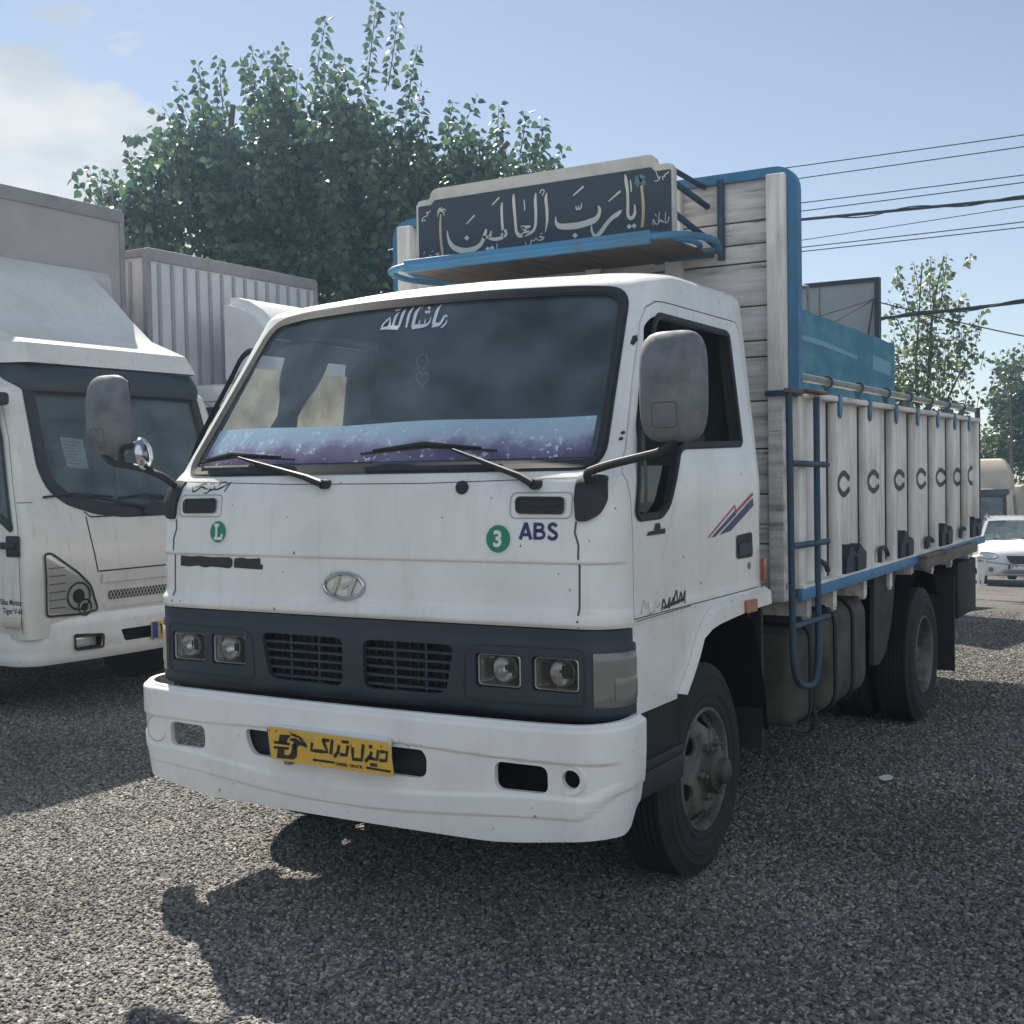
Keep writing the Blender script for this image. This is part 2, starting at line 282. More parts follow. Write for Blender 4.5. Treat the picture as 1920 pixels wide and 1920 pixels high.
def rpoly(poly,r,seg=4):
    n=len(poly); out=[]
    for i in range(n):
        p=Vector(poly[i]); a=Vector(poly[i-1])-p; b=Vector(poly[(i+1)%n])-p; d=min(r,a.length*.45,b.length*.45); A=p+a.normalized()*d; B=p+b.normalized()*d
        for j in range(seg+1):
            t=j/seg; q=A*(1-t)**2+p*2*t*(1-t)+B*t*t; out.append((q.x,q.y))
    return out
def circ(u,v,r,n=24): return [(u+r*math.cos(2*PI*i/n),v+r*math.sin(2*PI*i/n)) for i in range(n)]
def tmp(bm,m=None):
    me=bpy.data.meshes.new('cutter'); bmesh.ops.recalc_face_normals(bm,faces=bm.faces[:]); bm.to_mesh(me); bm.free()
    if m: me.materials.append(m)
    o=bpy.data.objects.new('cutter',me); COL.objects.link(o); return o
def boolean(o,cuts,op='DIFFERENCE'):
    # cut o (object) by a list of (object) cutters; the cutters are removed
    for c in cuts:
        b=bmesh.new(); b.from_mesh(o.data); big=[f for f in b.faces if len(f.verts)>4]
        if big:
            bmesh.ops.triangulate(b,faces=big); bmesh.ops.remove_doubles(b,verts=b.verts[:],dist=1e-5); b.to_mesh(o.data)
        b.free()
        md=o.modifiers.new('b','BOOLEAN'); md.operation=op; md.object=c; md.solver='EXACT'; md.material_mode='TRANSFER'
        dg=bpy.context.evaluated_depsgraph_get(); dg.update()
        me=bpy.data.meshes.new_from_object(o.evaluated_get(dg)); o.modifiers.clear(); old=o.data; o.data=me; bpy.data.meshes.remove(old)
        kill(c)
    return o
def kill(o):
    d=o.data; bpy.data.objects.remove(o)
    if d and d.users==0: bpy.data.meshes.remove(d)
def dupo(o):
    c=o.copy(); c.data=o.data.copy(); COL.objects.link(c); return c
def finish(o,name,parent,smooth=30):
    o.name=name; o.parent=parent; o.data.shade_smooth(); o.data.set_sharp_from_angle(angle=R(smooth)); return o
# strokes and polygons on a surface f(u,v,off)->xyz
def stroke(bm,pts,f,w=None,off=.002,closed=False,step=.02):
    P=[]
    q=[(p[0],p[1],(p[2] if len(p)>2 and w is None else w)) for p in pts]
    if closed: q=q+[q[0]]
    # densify with catmull-rom when widths vary
    for i in range(len(q)-1):
        a,b=q[i],q[i+1]; L=math.hypot(b[0]-a[0],b[1]-a[1]); n=max(1,int(L/step))
        for j in range(n): t=j/n; P.append(tuple(a[k]*(1-t)+b[k]*t for k in range(3)))
    P.append(q[-1])
    vs=[]
    for i,(u,v,ww) in enumerate(P):
        if closed: a=P[i-1] if i>0 else P[-2]; b=P[i+1] if i<len(P)-1 else P[1]
        else: a=P[max(0,i-1)]; b=P[min(len(P)-1,i+1)]
        du,dv=b[0]-a[0],b[1]-a[1]; l=math.hypot(du,dv) or 1; nu,nv=-dv/l,du/l
        vs.append((bm.verts.new(f(u+nu*ww/2,v+nv*ww/2,off)),bm.verts.new(f(u-nu*ww/2,v-nv*ww/2,off))))
    for A,B in zip(vs,vs[1:]): bm.faces.new((A[0],A[1],B[1],B[0]))
def spl(pts,n=5):
    # smooth a brush stroke (catmull-rom)
    if len(pts)<3: return pts
    out=[]; k=len(pts)
    for i in range(k-1):
        p0=pts[max(0,i-1)];p1=pts[i];p2=pts[i+1];p3=pts[min(k-1,i+2)]
        for j in range(n):
            t=j/n
            out.append(tuple(.5*((2*b)+(-a+c)*t+(2*a-5*b+4*c-d)*t*t+(-a+3*b-3*c+d)*t**3) for a,b,c,d in zip(p0,p1,p2,p3)))
    out.append(pts[-1]); return [(p[0],p[1],max(p[2],.0008)) if len(p)>2 else p for p in out]
def polyon(bm,poly,f,off=.002,maxe=.05):
    b2=bmesh.new(); vs=[b2.verts.new((u,v,0)) for u,v in poly]; e=[b2.edges.new((vs[i],vs[(i+1)%len(vs)])) for i in range(len(vs))]
    bmesh.ops.triangle_fill(b2,use_beauty=True,edges=e)
    for _ in range(5):
        lg=[e for e in b2.edges if e.calc_length()>maxe]
        if not lg: break
        bmesh.ops.subdivide_edges(b2,edges=lg,cuts=1); bmesh.ops.triangulate(b2,faces=b2.faces[:])
    mp={v:bm.verts.new(f(v.co.x,v.co.y,off)) for v in b2.verts}
    for fc in b2.faces: bm.faces.new([mp[v] for v in fc.verts])
    b2.free()
def text(bm,s,f,u,v,size,bold=0,off=.002,shear=0,width=None,right=False):
    cu=bpy.data.curves.new('t','FONT'); cu.body=s; cu.size=size; cu.offset=bold; cu.shear=shear; cu.align_x='LEFT'
    o=bpy.data.objects.new('t',cu); COL.objects.link(o); dg=bpy.context.evaluated_depsgraph_get(); dg.update()
    me=bpy.data.meshes.new_from_object(o.evaluated_get(dg)); b2=BM(); b2.from_mesh(me)
    xs=[q.co.x for q in b2.verts] or [0]; sc=(width/(max(xs)-min(xs))) if width else 1; x0=min(xs)
    mp={}
    for q in b2.verts: mp[q]=bm.verts.new(f(u+(q.co.x-x0)*sc,v+q.co.y,off))
    for fc in b2.faces: bm.faces.new([mp[q] for q in fc.verts])
    b2.free(); bpy.data.objects.remove(o); bpy.data.curves.remove(cu); bpy.data.meshes.remove(me)
def lerp(T,z):
    if z<=T[0][0]: return T[0][1:]
    for a,b in zip(T,T[1:]):
        if z<=b[0]:
            t=(z-a[0])/(b[0]-a[0]); return tuple(p*(1-t)+q*t for p,q in zip(a[1:],b[1:]))
    return T[-1][1:]
class Cab:
    # a cab as stacked plan sections: z -> (front y, half width, corner radius, bow, rear y)
    def __init__(s,T): s.T=T
    def front(s,x,z,off=0):
        yf,hw,r,bow,yb=lerp(s.T,z); k=hw-r; ax=abs(x)
        y=yf+bow*(min(ax,k)/max(k,.01))**2
        nx=0; ny=-1
        if ax>k:
            t=min((ax-k)/r,.985); y=yf+bow+r-r*math.sqrt(1-t*t); nx=math.copysign(t,x); ny=-math.sqrt(1-t*t)
        return Vector((x+nx*off,y+ny*off,z))
    def side(s,y,z,off=0,sg=1):
        return Vector((sg*(lerp(s.T,z)[1]+off),y,z))
    def section(s,z,inset=0):
        yf,hw,r,bow,yb=lerp(s.T,z); hw-=inset; yf+=inset; yb-=inset; r=max(r-inset*.5,.02); k=hw-r; rb=min(.06,hw*.3); out=[]
        for i in range(11): x=k*i/10; out.append((x,yf+bow*(i/10)**2))
        for i in range(1,9): a=R(90*i/8); out.append((k+r*math.sin(a),yf+bow+r-r*math.cos(a)))
        y0=yf+bow+r; y1=yb-rb
        for i in range(1,11): out.append((hw,y0+(y1-y0)*i/10))
        for i in range(1,4): a=R(90*i/3); out.append((hw-rb+rb*math.cos(a),y1+rb*math.sin(a)))
        for i in range(1,5): out.append(((hw-rb)*(1-i/4),yb))
        return out+[(-x,y) for x,y in out[-2:0:-1]]
    def solid(s,zs,inset=0):
        bm=BM(); rings=[]
        for z in zs:
            rings.append([bm.verts.new((x,y,z)) for x,y in s.section(z,inset)])
        n=len(rings[0])
        for A,B in zip(rings,rings[1:]):
            for j in range(n): bm.faces.new((A[j],A[(j+1)%n],B[(j+1)%n],B[j]))
        bm.faces.new(rings[0][::-1]); bm.faces.new(rings[-1]); return bm
def frange(a,b,n): return [a+(b-a)*i/n for i in range(n+1)]
# ---------------------------------------------------------------- measured outlines of lettering and decals (metres, truck coordinates)
SIGN = [[(-0.481,2.6655,0.0052),(-0.4786,2.6343,0.0114),(-0.4638,2.6018,0.0207),(-0.4366,2.5783,0.0248),(-0.3878,2.5629,0.0267),(-0.3391,2.5654,0.0246),(-0.3025,2.5818,0.0214),(-0.2839,2.6077,0.0183),(-0.2744,2.6319,0.0173),(-0.2681,2.6489,0.0092)],[(-0.2868,2.6131,0.0112),(-0.2599,2.6126,0.0132),(-0.2478,2.6188,0.0122),(-0.2427,2.6384,0.0061)],[(-0.2599,2.6101,0.0122),(-0.2334,2.5996,0.0152),(-0.2008,2.5985,0.0172),(-0.18,2.6037,0.0172)],[(-0.1858,2.6119,0.0121),(-0.1813,2.6264,0.0131),(-0.1678,2.6299,0.0121),(-0.1628,2.6143,0.0121),(-0.1742,2.6031,0.0121)],[(-0.181,2.7591,0.006),(-0.185,2.7371,0.0121),(-0.1842,2.6869,0.0131),(-0.1821,2.6466,0.0131),(-0.1815,2.6214,0.0131)],[(-0.2131,2.5772,0.004),(-0.2137,2.5446,0.0051)],[(-0.2361,2.7534,0.0051),(-0.197,2.7836,0.0081)],[(-0.376,2.6841,0.0051),(-0.3297,2.7194,0.0082)],[(-0.1207,2.7889,0.006),(-0.1213,2.7591,0.015),(-0.1167,2.6988,0.014),(-0.1121,2.6385,0.013),(-0.1068,2.613,0.016),(-0.0897,2.5987,0.018),(-0.0664,2.606,0.017),(-0.0433,2.6133,0.01)],[(-0.086,2.6405,0.007),(-0.063,2.6329,0.016),(-0.0359,2.6357,0.007)],[(-0.0802,2.6373,0.01),(-0.0604,2.6177,0.015)],[(-0.0057,2.779,0.006),(-0.0093,2.745,0.0139),(-0.0075,2.6857,0.0139),(-0.0113,2.6368,0.0139),(-0.0232,2.6135,0.0129),(-0.0492,2.6016,0.013),(-0.0781,2.5989,0.013)],[(0.0508,2.7718,0.0049),(0.0447,2.748,0.0138),(0.0493,2.6935,0.0138),(0.0484,2.6446,0.0119),(0.0391,2.599,0.003)],[(-0.0681,2.7574,0.004),(-0.0651,2.7322,0.006),(-0.0644,2.7074,0.004)],[(0.0141,2.774,0.004),(0.0229,2.7891,0.0049),(0.0369,2.7843,0.0049),(0.0339,2.7739,0.0049),(0.0252,2.7628,0.004)],[(0.0358,2.5773,0.004),(0.0076,2.5853,0.004),(0.03,2.5706,0.004),(0.0016,2.5688,0.004),(-0.0096,2.5799,0.003),(-0.0184,2.5685,0.004),(-0.0326,2.5725,0.004),(-0.0387,2.5534,0.005),(-0.056,2.5478,0.004),(-0.0643,2.5685,0.003)],[(0.0135,2.5936,0.003),(0.026,2.5981,0.003)],[(-0.53,2.5676,0.0042),(-0.5489,2.5644,0.0042),(-0.5303,2.5573,0.0042),(-0.5681,2.5534,0.0042),(-0.5805,2.5625,0.0031),(-0.587,2.5527,0.0042),(-0.6028,2.5544,0.0042),(-0.6095,2.5394,0.0052),(-0.6287,2.5387,0.0042),(-0.6346,2.555,0.0032)],[(-0.5738,2.5774,0.0031),(-0.563,2.5824,0.0031)],[(-0.6105,2.5812,0.0031),(-0.6183,2.5716,0.0031)],[(-0.5756,2.7696,0.0042),(-0.5884,2.7608,0.0052),(-0.5978,2.7671,0.0042),(-0.5918,2.7508,0.0042),(-0.6142,2.7431,0.0042),(-0.6241,2.7286,0.0042),(-0.6019,2.7286,0.0042)],[(0.0926,2.6626,0.0042),(0.0945,2.6375,0.0125),(0.1108,2.619,0.0234),(0.1484,2.6126,0.0275),(0.2,2.6108,0.0282),(0.2511,2.6171,0.0272),(0.2881,2.6271,0.0246),(0.3068,2.6493,0.0172),(0.3094,2.6693,0.0131),(0.3028,2.6844,0.0057)],[(0.1945,2.6957,0.005),(0.1966,2.6831,0.0066),(0.2059,2.682,0.0058),(0.2071,2.6962,0.0041),(0.2105,2.6814,0.0058),(0.2189,2.6845,0.0066),(0.2225,2.7045,0.0041)],[(0.1813,2.7434,0.005),(0.2331,2.7769,0.0099)],[(0.3531,2.6964,0.0049),(0.41,2.7335,0.0097)],[(0.4154,2.6523,0.0041),(0.3972,2.6384,0.0195),(0.3654,2.622,0.0179),(0.3378,2.5968,0.0188),(0.3146,2.571,0.0197),(0.2915,2.5553,0.0156),(0.2756,2.5673,0.0115),(0.2691,2.5885,0.0091),(0.2694,2.6048,0.0041)],[(0.4334,2.8027,0.0032),(0.4374,2.7741,0.0154),(0.4434,2.7292,0.0129),(0.4448,2.6808,0.0129),(0.4441,2.6327,0.0138),(0.4527,2.6136,0.0154),(0.4683,2.6158,0.0153),(0.4774,2.6367,0.0129),(0.4757,2.669,0.0048)],[(0.4574,2.7754,0.004),(0.4605,2.747,0.0073),(0.4611,2.7229,0.0048)],[(0.6364,2.7868,0.004),(0.6277,2.7801,0.0056),(0.6147,2.774,0.004),(0.619,2.7675,0.0032),(0.606,2.7673,0.004),(0.6101,2.753,0.0032)],[(0.5953,2.7727,0.004),(0.5886,2.7558,0.004),(0.5691,2.7545,0.0032)],[(0.5762,2.7951,0.0032),(0.5887,2.7618,0.004)],[(0.6337,2.5981,0.0056),(0.6291,2.5789,0.0048),(0.6162,2.5764,0.004),(0.619,2.6196,0.0032)],[(0.6097,2.5772,0.004),(0.5948,2.5869,0.0064),(0.586,2.58,0.004),(0.591,2.623,0.0032)],[(0.5859,2.576,0.004),(0.5729,2.5736,0.004),(0.5623,2.5947,0.004),(0.5598,2.5711,0.0032)],[(0.5692,2.6177,0.0032),(0.5777,2.6048,0.0032)]]
SIGNDOT = [[(-0.3889,2.6218),(-0.3741,2.6324),(-0.3598,2.6186),(-0.3746,2.608)],[(-0.2754,2.5597),(-0.262,2.5694),(-0.2491,2.5569),(-0.2625,2.5472)],[(-0.2514,2.5612),(-0.2381,2.5709),(-0.2253,2.5584),(-0.2386,2.5487)],[(0.1745,2.5704),(0.1887,2.5812),(0.2025,2.5673),(0.1883,2.5565)],[(0.4375,2.5793),(0.4501,2.5891),(0.4623,2.5764),(0.4497,2.5666)],[(0.4606,2.5794),(0.4732,2.5892),(0.4853,2.5765),(0.4728,2.5668)]]
TRUNK = [[(-0.5165,2.7469,0.0073),(-0.5208,2.6958,0.0114),(-0.5191,2.6336,0.0125),(-0.5103,2.5542,0.0135)],[(0.5091,2.7446,0.0104),(0.5155,2.68,0.0137),(0.516,2.6201,0.0137),(0.5094,2.567,0.0137)]]
FROND = [[(-0.513,2.762,0.0052),(-0.5253,2.7686,0.0062),(-0.535,2.7569,0.0031)],[(-0.513,2.762,0.0052),(-0.5288,2.7561,0.0062),(-0.5336,2.7361,0.0026)],[(-0.513,2.762,0.0052),(-0.5128,2.7722,0.0062),(-0.5076,2.7778,0.0031)],[(-0.513,2.762,0.0052),(-0.4973,2.7678,0.0062),(-0.4882,2.7564,0.0031)],[(-0.513,2.762,0.0052),(-0.5007,2.7527,0.0062),(-0.4962,2.7342,0.0026)],[(-0.513,2.762,0.0052),(-0.5221,2.7734,0.0052),(-0.5283,2.7752,0.0026)],[(0.508,2.7607,0.0056),(0.4929,2.7826,0.0105),(0.4796,2.7744,0.0032)],[(0.508,2.7607,0.0056),(0.4883,2.7693,0.0105),(0.48,2.7484,0.0032)],[(0.508,2.7607,0.0056),(0.4947,2.7545,0.0088),(0.49,2.7351,0.0024)],[(0.508,2.7607,0.0056),(0.5083,2.7825,0.0104),(0.5129,2.7927,0.0032)],[(0.508,2.7607,0.0056),(0.5193,2.7791,0.0104),(0.5279,2.7719,0.0032)],[(0.508,2.7607,0.0056),(0.5212,2.7629,0.0104),(0.5266,2.7423,0.0032)],[(0.508,2.7607,0.0056),(0.5166,2.7476,0.008),(0.5185,2.7314,0.0024)],[(0.508,2.7607,0.0056),(0.4974,2.786,0.0088),(0.4908,2.7849,0.0024)]]
GLASSTXT = [[(0.1248,2.1158,0.0021),(0.1268,2.1023,0.0075),(0.1186,2.0896,0.0096),(0.1108,2.0847,0.0042)],[(0.1215,2.1294,0.0075),(0.1087,2.1305,0.0101),(0.1053,2.1151,0.0117),(0.0993,2.1,0.0138),(0.0827,2.098,0.0176),(0.068,2.0913,0.0084)],[(0.0747,2.1819,0.0013),(0.0655,2.1612,0.014),(0.0671,2.1339,0.0148),(0.0708,2.1023,0.0147)],[(0.0464,2.1323,0.0021),(0.0485,2.113,0.0076),(0.0388,2.1003,0.0118),(0.0145,2.0978,0.016),(-0.0112,2.0976,0.0178),(-0.0241,2.0919,0.0127)],[(-0.0212,2.1829,0.0013),(-0.0319,2.1605,0.0145),(-0.0299,2.133,0.0145),(-0.023,2.1008,0.0148)],[(0.0235,2.1263,0.0021),(0.0291,2.1078,0.0084)],[(-0.0008,2.1261,0.0021),(0.0023,2.1078,0.0085)],[(-0.0543,2.1836,0.0013),(-0.0637,2.161,0.0133),(-0.0604,2.1311,0.0124),(-0.0534,2.0976,0.0077)],[(-0.0124,2.1867,0.0013),(-0.0127,2.1698,0.003)],[(-0.0903,2.1754,0.0013),(-0.0959,2.1616,0.0142),(-0.0941,2.1293,0.0129),(-0.0918,2.1018,0.0128)],[(-0.1163,2.1662,0.0013),(-0.1267,2.1528,0.0125),(-0.1254,2.1274,0.0125),(-0.1225,2.1043,0.0129)],[(-0.0905,2.099,0.0162),(-0.1191,2.1029,0.0171),(-0.1467,2.104,0.0138),(-0.1734,2.1028,0.0095),(-0.1819,2.1005,0.003)],[(-0.1516,2.1508,0.0017),(-0.1612,2.1397,0.0099),(-0.1764,2.1203,0.0078),(-0.1751,2.1064,0.0086)],[(-0.151,2.1422,0.0043),(-0.1423,2.1174,0.0108),(-0.1393,2.1057,0.0107)],[(-0.14,2.172,0.003),(-0.1394,2.1793,0.0026),(-0.1322,2.1729,0.003),(-0.1292,2.1807,0.0026),(-0.1235,2.1744,0.0026),(-0.1171,2.1866,0.0017)]]
GLASSDOT = [[(0.0127,2.1726),(0.018,2.1794),(0.0299,2.1711),(0.0247,2.1643)],[(0.0072,2.156),(0.0124,2.1628),(0.0243,2.1545),(0.0191,2.1477)],[(0.0201,2.156),(0.0253,2.1628),(0.0371,2.1545),(0.0319,2.1477)]]
PLATE = [(-0.2674,0.6493),(0.2575,0.6417),(0.2682,0.6346),(0.2826,0.5354),(0.2732,0.5288),(-0.2482,0.5352),(-0.255,0.5431),(-0.2701,0.641)]
PLATETXT = [[(0.2294,0.6101,0.0111),(0.2586,0.6105,0.011),(0.2529,0.5814,0.011),(0.2249,0.5802,0.0111)],[(0.222,0.6136,0.0111),(0.2156,0.5813,0.0111),(0.1842,0.5836,0.0111)],[(0.1943,0.6071,0.0106),(0.1876,0.5898,0.0111),(0.1649,0.5696,0.0112)],[(0.1827,0.6225,0.0111),(0.1972,0.6226,0.0111)],[(0.1862,0.5617,0.0101),(0.2157,0.5623,0.0101)],[(0.1595,0.6278,0.0112),(0.1508,0.5733,0.0117),(0.1141,0.5728,0.0117),(0.1136,0.6131,0.0112)],[(0.0944,0.6176,0.0112),(0.0864,0.5833,0.0118),(0.0579,0.5835,0.0113)],[(0.0666,0.6278,0.0092),(0.0979,0.6283,0.0092)],[(0.0559,0.6151,0.0113),(0.05,0.59,0.0113),(0.0332,0.5714,0.0113)],[(0.0267,0.6312,0.0113),(0.0186,0.579,0.0114)],[(-0.0186,0.6259,0.0109),(0.0134,0.6258,0.0108)],[(-0.0139,0.6252,0.0114),(0.0047,0.5854,0.0114),(-0.0673,0.5847,0.0115),(-0.0622,0.6115,0.0104)],[(-0.0616,0.5525,0.0073),(0.0342,0.5521,0.0072)],[(0.1692,0.5497,0.0071),(0.2721,0.5468,0.007)],[(-0.2359,0.5973,0.009),(-0.1634,0.5963,0.009)],[(-0.2382,0.5783,0.0085),(-0.1673,0.5808,0.0084)]]
PLATEPOLY = [[(-0.2089,0.6266),(-0.1556,0.6289),(-0.1732,0.6127),(-0.1788,0.5975),(-0.215,0.5985)],[(-0.2191,0.5762),(-0.1881,0.5753),(-0.1904,0.5564),(-0.168,0.5574),(-0.1574,0.5691),(-0.1531,0.5987),(-0.136,0.6017),(-0.1367,0.5764),(-0.1304,0.5612),(-0.1375,0.5499),(-0.1513,0.5432),(-0.2254,0.5422)],[(-0.1654,0.6439),(-0.152,0.6359),(-0.1317,0.6319),(-0.1115,0.6265),(-0.0983,0.6145),(-0.1119,0.6119),(-0.1252,0.6225),(-0.1522,0.6266)],[(-0.1664,0.6106),(-0.1559,0.6196),(-0.132,0.6206),(-0.1154,0.6103),(-0.0967,0.6134),(-0.0853,0.6),(-0.0873,0.5893),(-0.1023,0.5957),(-0.1225,0.5964),(-0.1314,0.5849),(-0.1302,0.5665),(-0.1418,0.5759),(-0.1429,0.597),(-0.1494,0.6083)]]
SCRIPT = [[(-0.6148,1.5181,0.0044),(-0.6266,1.4964,0.0055),(-0.6383,1.48,0.0044)],[(-0.6223,1.5127,0.0044),(-0.6563,1.4966,0.0066),(-0.6864,1.4886,0.0055),(-0.6972,1.5025,0.0033)],[(-0.6371,1.5129,0.0033),(-0.6555,1.5186,0.0033),(-0.6784,1.5051,0.0044)],[(-0.6901,1.4914,0.0055),(-0.7166,1.4861,0.0066),(-0.7321,1.4751,0.0044),(-0.7486,1.478,0.0033)],[(-0.7081,1.5136,0.0039),(-0.7203,1.4889,0.005)],[(-0.7232,1.5138,0.0039),(-0.7331,1.489,0.005)],[(-0.7391,1.4918,0.0055),(-0.7692,1.5004,0.0067),(-0.7848,1.4893,0.0056),(-0.8082,1.4811,0.0056),(-0.8168,1.498,0.0034)],[(-0.746,1.5112,0.0033),(-0.7765,1.5088,0.005),(-0.7999,1.4978,0.0039)],[(-0.6856,1.5134,0.0033),(-0.6704,1.5198,0.0033)],[(-0.7687,1.5143,0.0033),(-0.7533,1.5185,0.0033)]]
STRIP = [[(-0.8596,1.2337),(-0.8017,1.2309),(-0.7557,1.2335),(-0.6953,1.2303),(-0.6355,1.2315),(-0.5986,1.2322),(-0.5827,1.2227),(-0.5835,1.1997),(-0.6,1.1894),(-0.6369,1.1918),(-0.6965,1.1942),(-0.7307,1.1895),(-0.7646,1.1965),(-0.8146,1.1914),(-0.861,1.1942)],[(-0.5752,1.2272),(-0.5401,1.2323),(-0.504,1.2287),(-0.4431,1.2311),(-0.4417,1.2085),(-0.4296,1.2077),(-0.4323,1.1898),(-0.4765,1.1903),(-0.5197,1.1914),(-0.5764,1.1933)]]
RED = [[(1.0706,1.2844),(1.3599,1.3965),(1.3692,1.3735),(1.5545,1.4382),(1.5671,1.4283),(1.3688,1.3607),(1.3535,1.3861),(1.085,1.2823)]]
BLUE = [[(1.1069,1.2824),(1.3592,1.3739),(1.3687,1.3572),(1.1437,1.2818)],[(1.187,1.287),(1.558,1.4161),(1.57,1.3863),(1.3069,1.2962)]]
JBADGE = [[(0.5288,1.3187),(0.5438,1.3312),(0.5926,1.3337),(0.6009,1.356),(0.6341,1.3576),(0.6379,1.3358),(0.6794,1.3369),(0.6788,1.3194)]]
SPRAY = [[(0.6394,1.0599,0.0074),(0.6636,1.0948,0.01),(0.6859,1.0675,0.0075),(0.7182,1.0958,0.0101),(0.7014,1.0628,0.0075),(0.7499,1.0927,0.0089),(0.7411,1.0682,0.0076),(0.7747,1.1158,0.0089),(0.7845,1.0702,0.0077),(0.8151,1.1057,0.009),(0.8222,1.0728,0.009),(0.8515,1.1088,0.0078),(0.8434,1.0642,0.0077)],[(0.655,1.0676,0.0099),(0.7653,1.0753,0.0114),(0.839,1.0808,0.0103)]]
SPRAYW = [[(0.4771,1.0663,0.0024),(0.5001,1.1108,0.0024),(0.5208,1.0785,0.0024),(0.5361,1.1012,0.0024),(0.542,1.058,0.003),(0.5791,1.0632,0.0024),(0.5952,1.0954,0.0025),(0.6094,1.0723,0.0025),(0.6327,1.0885,0.0025)]]
C = [[[(3.064,1.472),(3.055,1.476),(3.042,1.48),(3.028,1.486),(3.012,1.491),(2.998,1.496),(2.985,1.499),(2.974,1.501),(2.965,1.502),(2.955,1.502),(2.946,1.502),(2.937,1.5),(2.928,1.498)],[(2.925,1.401),(2.934,1.399),(2.943,1.397),(2.952,1.396),(2.961,1.396),(2.971,1.397),(2.982,1.398),(2.995,1.401),(3.01,1.405),(3.025,1.41),(3.04,1.415),(3.053,1.42),(3.062,1.423)]],[[(3.65,1.475),(3.641,1.478),(3.627,1.483),(3.612,1.488),(3.595,1.493),(3.579,1.498),(3.565,1.501),(3.553,1.502),(3.542,1.503),(3.532,1.503),(3.522,1.503),(3.512,1.502),(3.501,1.5),(3.489,1.497)],[(3.498,1.407),(3.509,1.404),(3.519,1.403),(3.529,1.402),(3.539,1.402),(3.55,1.402),(3.562,1.404),(3.576,1.406),(3.592,1.41),(3.609,1.415),(3.625,1.42),(3.639,1.424),(3.649,1.427)]],[[(4.244,1.473),(4.234,1.476),(4.219,1.48),(4.202,1.485),(4.184,1.491),(4.166,1.495),(4.151,1.498),(4.139,1.499),(4.127,1.5),(4.116,1.5),(4.106,1.5),(4.095,1.499),(4.084,1.497),(4.072,1.494)],[(4.081,1.407),(4.092,1.405),(4.103,1.403),(4.113,1.402),(4.124,1.402),(4.136,1.403),(4.149,1.404),(4.164,1.406),(4.181,1.41),(4.2,1.415),(4.217,1.419),(4.232,1.423),(4.243,1.426)]],[[(4.815,1.475),(4.804,1.479),(4.789,1.483),(4.771,1.489),(4.752,1.494),(4.734,1.499),(4.718,1.502),(4.705,1.504),(4.693,1.504),(4.681,1.504),(4.67,1.504),(4.658,1.503),(4.647,1.501),(4.634,1.498),(4.62,1.494)],[(4.618,1.411),(4.631,1.408),(4.644,1.404),(4.655,1.402),(4.667,1.401),(4.678,1.4),(4.689,1.4),(4.702,1.4),(4.715,1.401),(4.731,1.404),(4.75,1.408),(4.769,1.413),(4.787,1.418),(4.803,1.422),(4.814,1.425)]],[[(5.407,1.474),(5.395,1.477),(5.378,1.482),(5.357,1.487),(5.336,1.492),(5.315,1.496),(5.297,1.499),(5.282,1.501),(5.268,1.502),(5.255,1.502),(5.242,1.501),(5.229,1.5),(5.216,1.498),(5.202,1.495)],[(5.199,1.411),(5.214,1.408),(5.227,1.406),(5.239,1.404),(5.252,1.403),(5.265,1.403),(5.279,1.404),(5.294,1.405),(5.313,1.407),(5.333,1.411),(5.355,1.415),(5.376,1.42),(5.393,1.424),(5.406,1.427)]],[[(5.961,1.472),(5.948,1.475),(5.931,1.479),(5.91,1.485),(5.888,1.49),(5.867,1.494),(5.849,1.497),(5.834,1.499),(5.82,1.499),(5.807,1.5),(5.795,1.499),(5.782,1.498),(5.77,1.496),(5.756,1.493)],[(5.754,1.406),(5.767,1.403),(5.78,1.401),(5.792,1.4),(5.804,1.399),(5.817,1.398),(5.831,1.399),(5.847,1.4),(5.865,1.403),(5.886,1.407),(5.908,1.411),(5.929,1.416),(5.947,1.42),(5.96,1.423)]],[[(6.489,1.478),(6.477,1.482),(6.459,1.487),(6.439,1.493),(6.417,1.499),(6.396,1.504),(6.378,1.507),(6.363,1.509),(6.349,1.51),(6.335,1.51),(6.322,1.509),(6.309,1.508),(6.296,1.505),(6.282,1.502),(6.267,1.499)],[(6.265,1.407),(6.279,1.403),(6.293,1.4),(6.306,1.397),(6.319,1.396),(6.332,1.395),(6.346,1.394),(6.36,1.395),(6.375,1.396),(6.394,1.399),(6.415,1.404),(6.436,1.409),(6.457,1.415),(6.475,1.42),(6.488,1.423)]]]
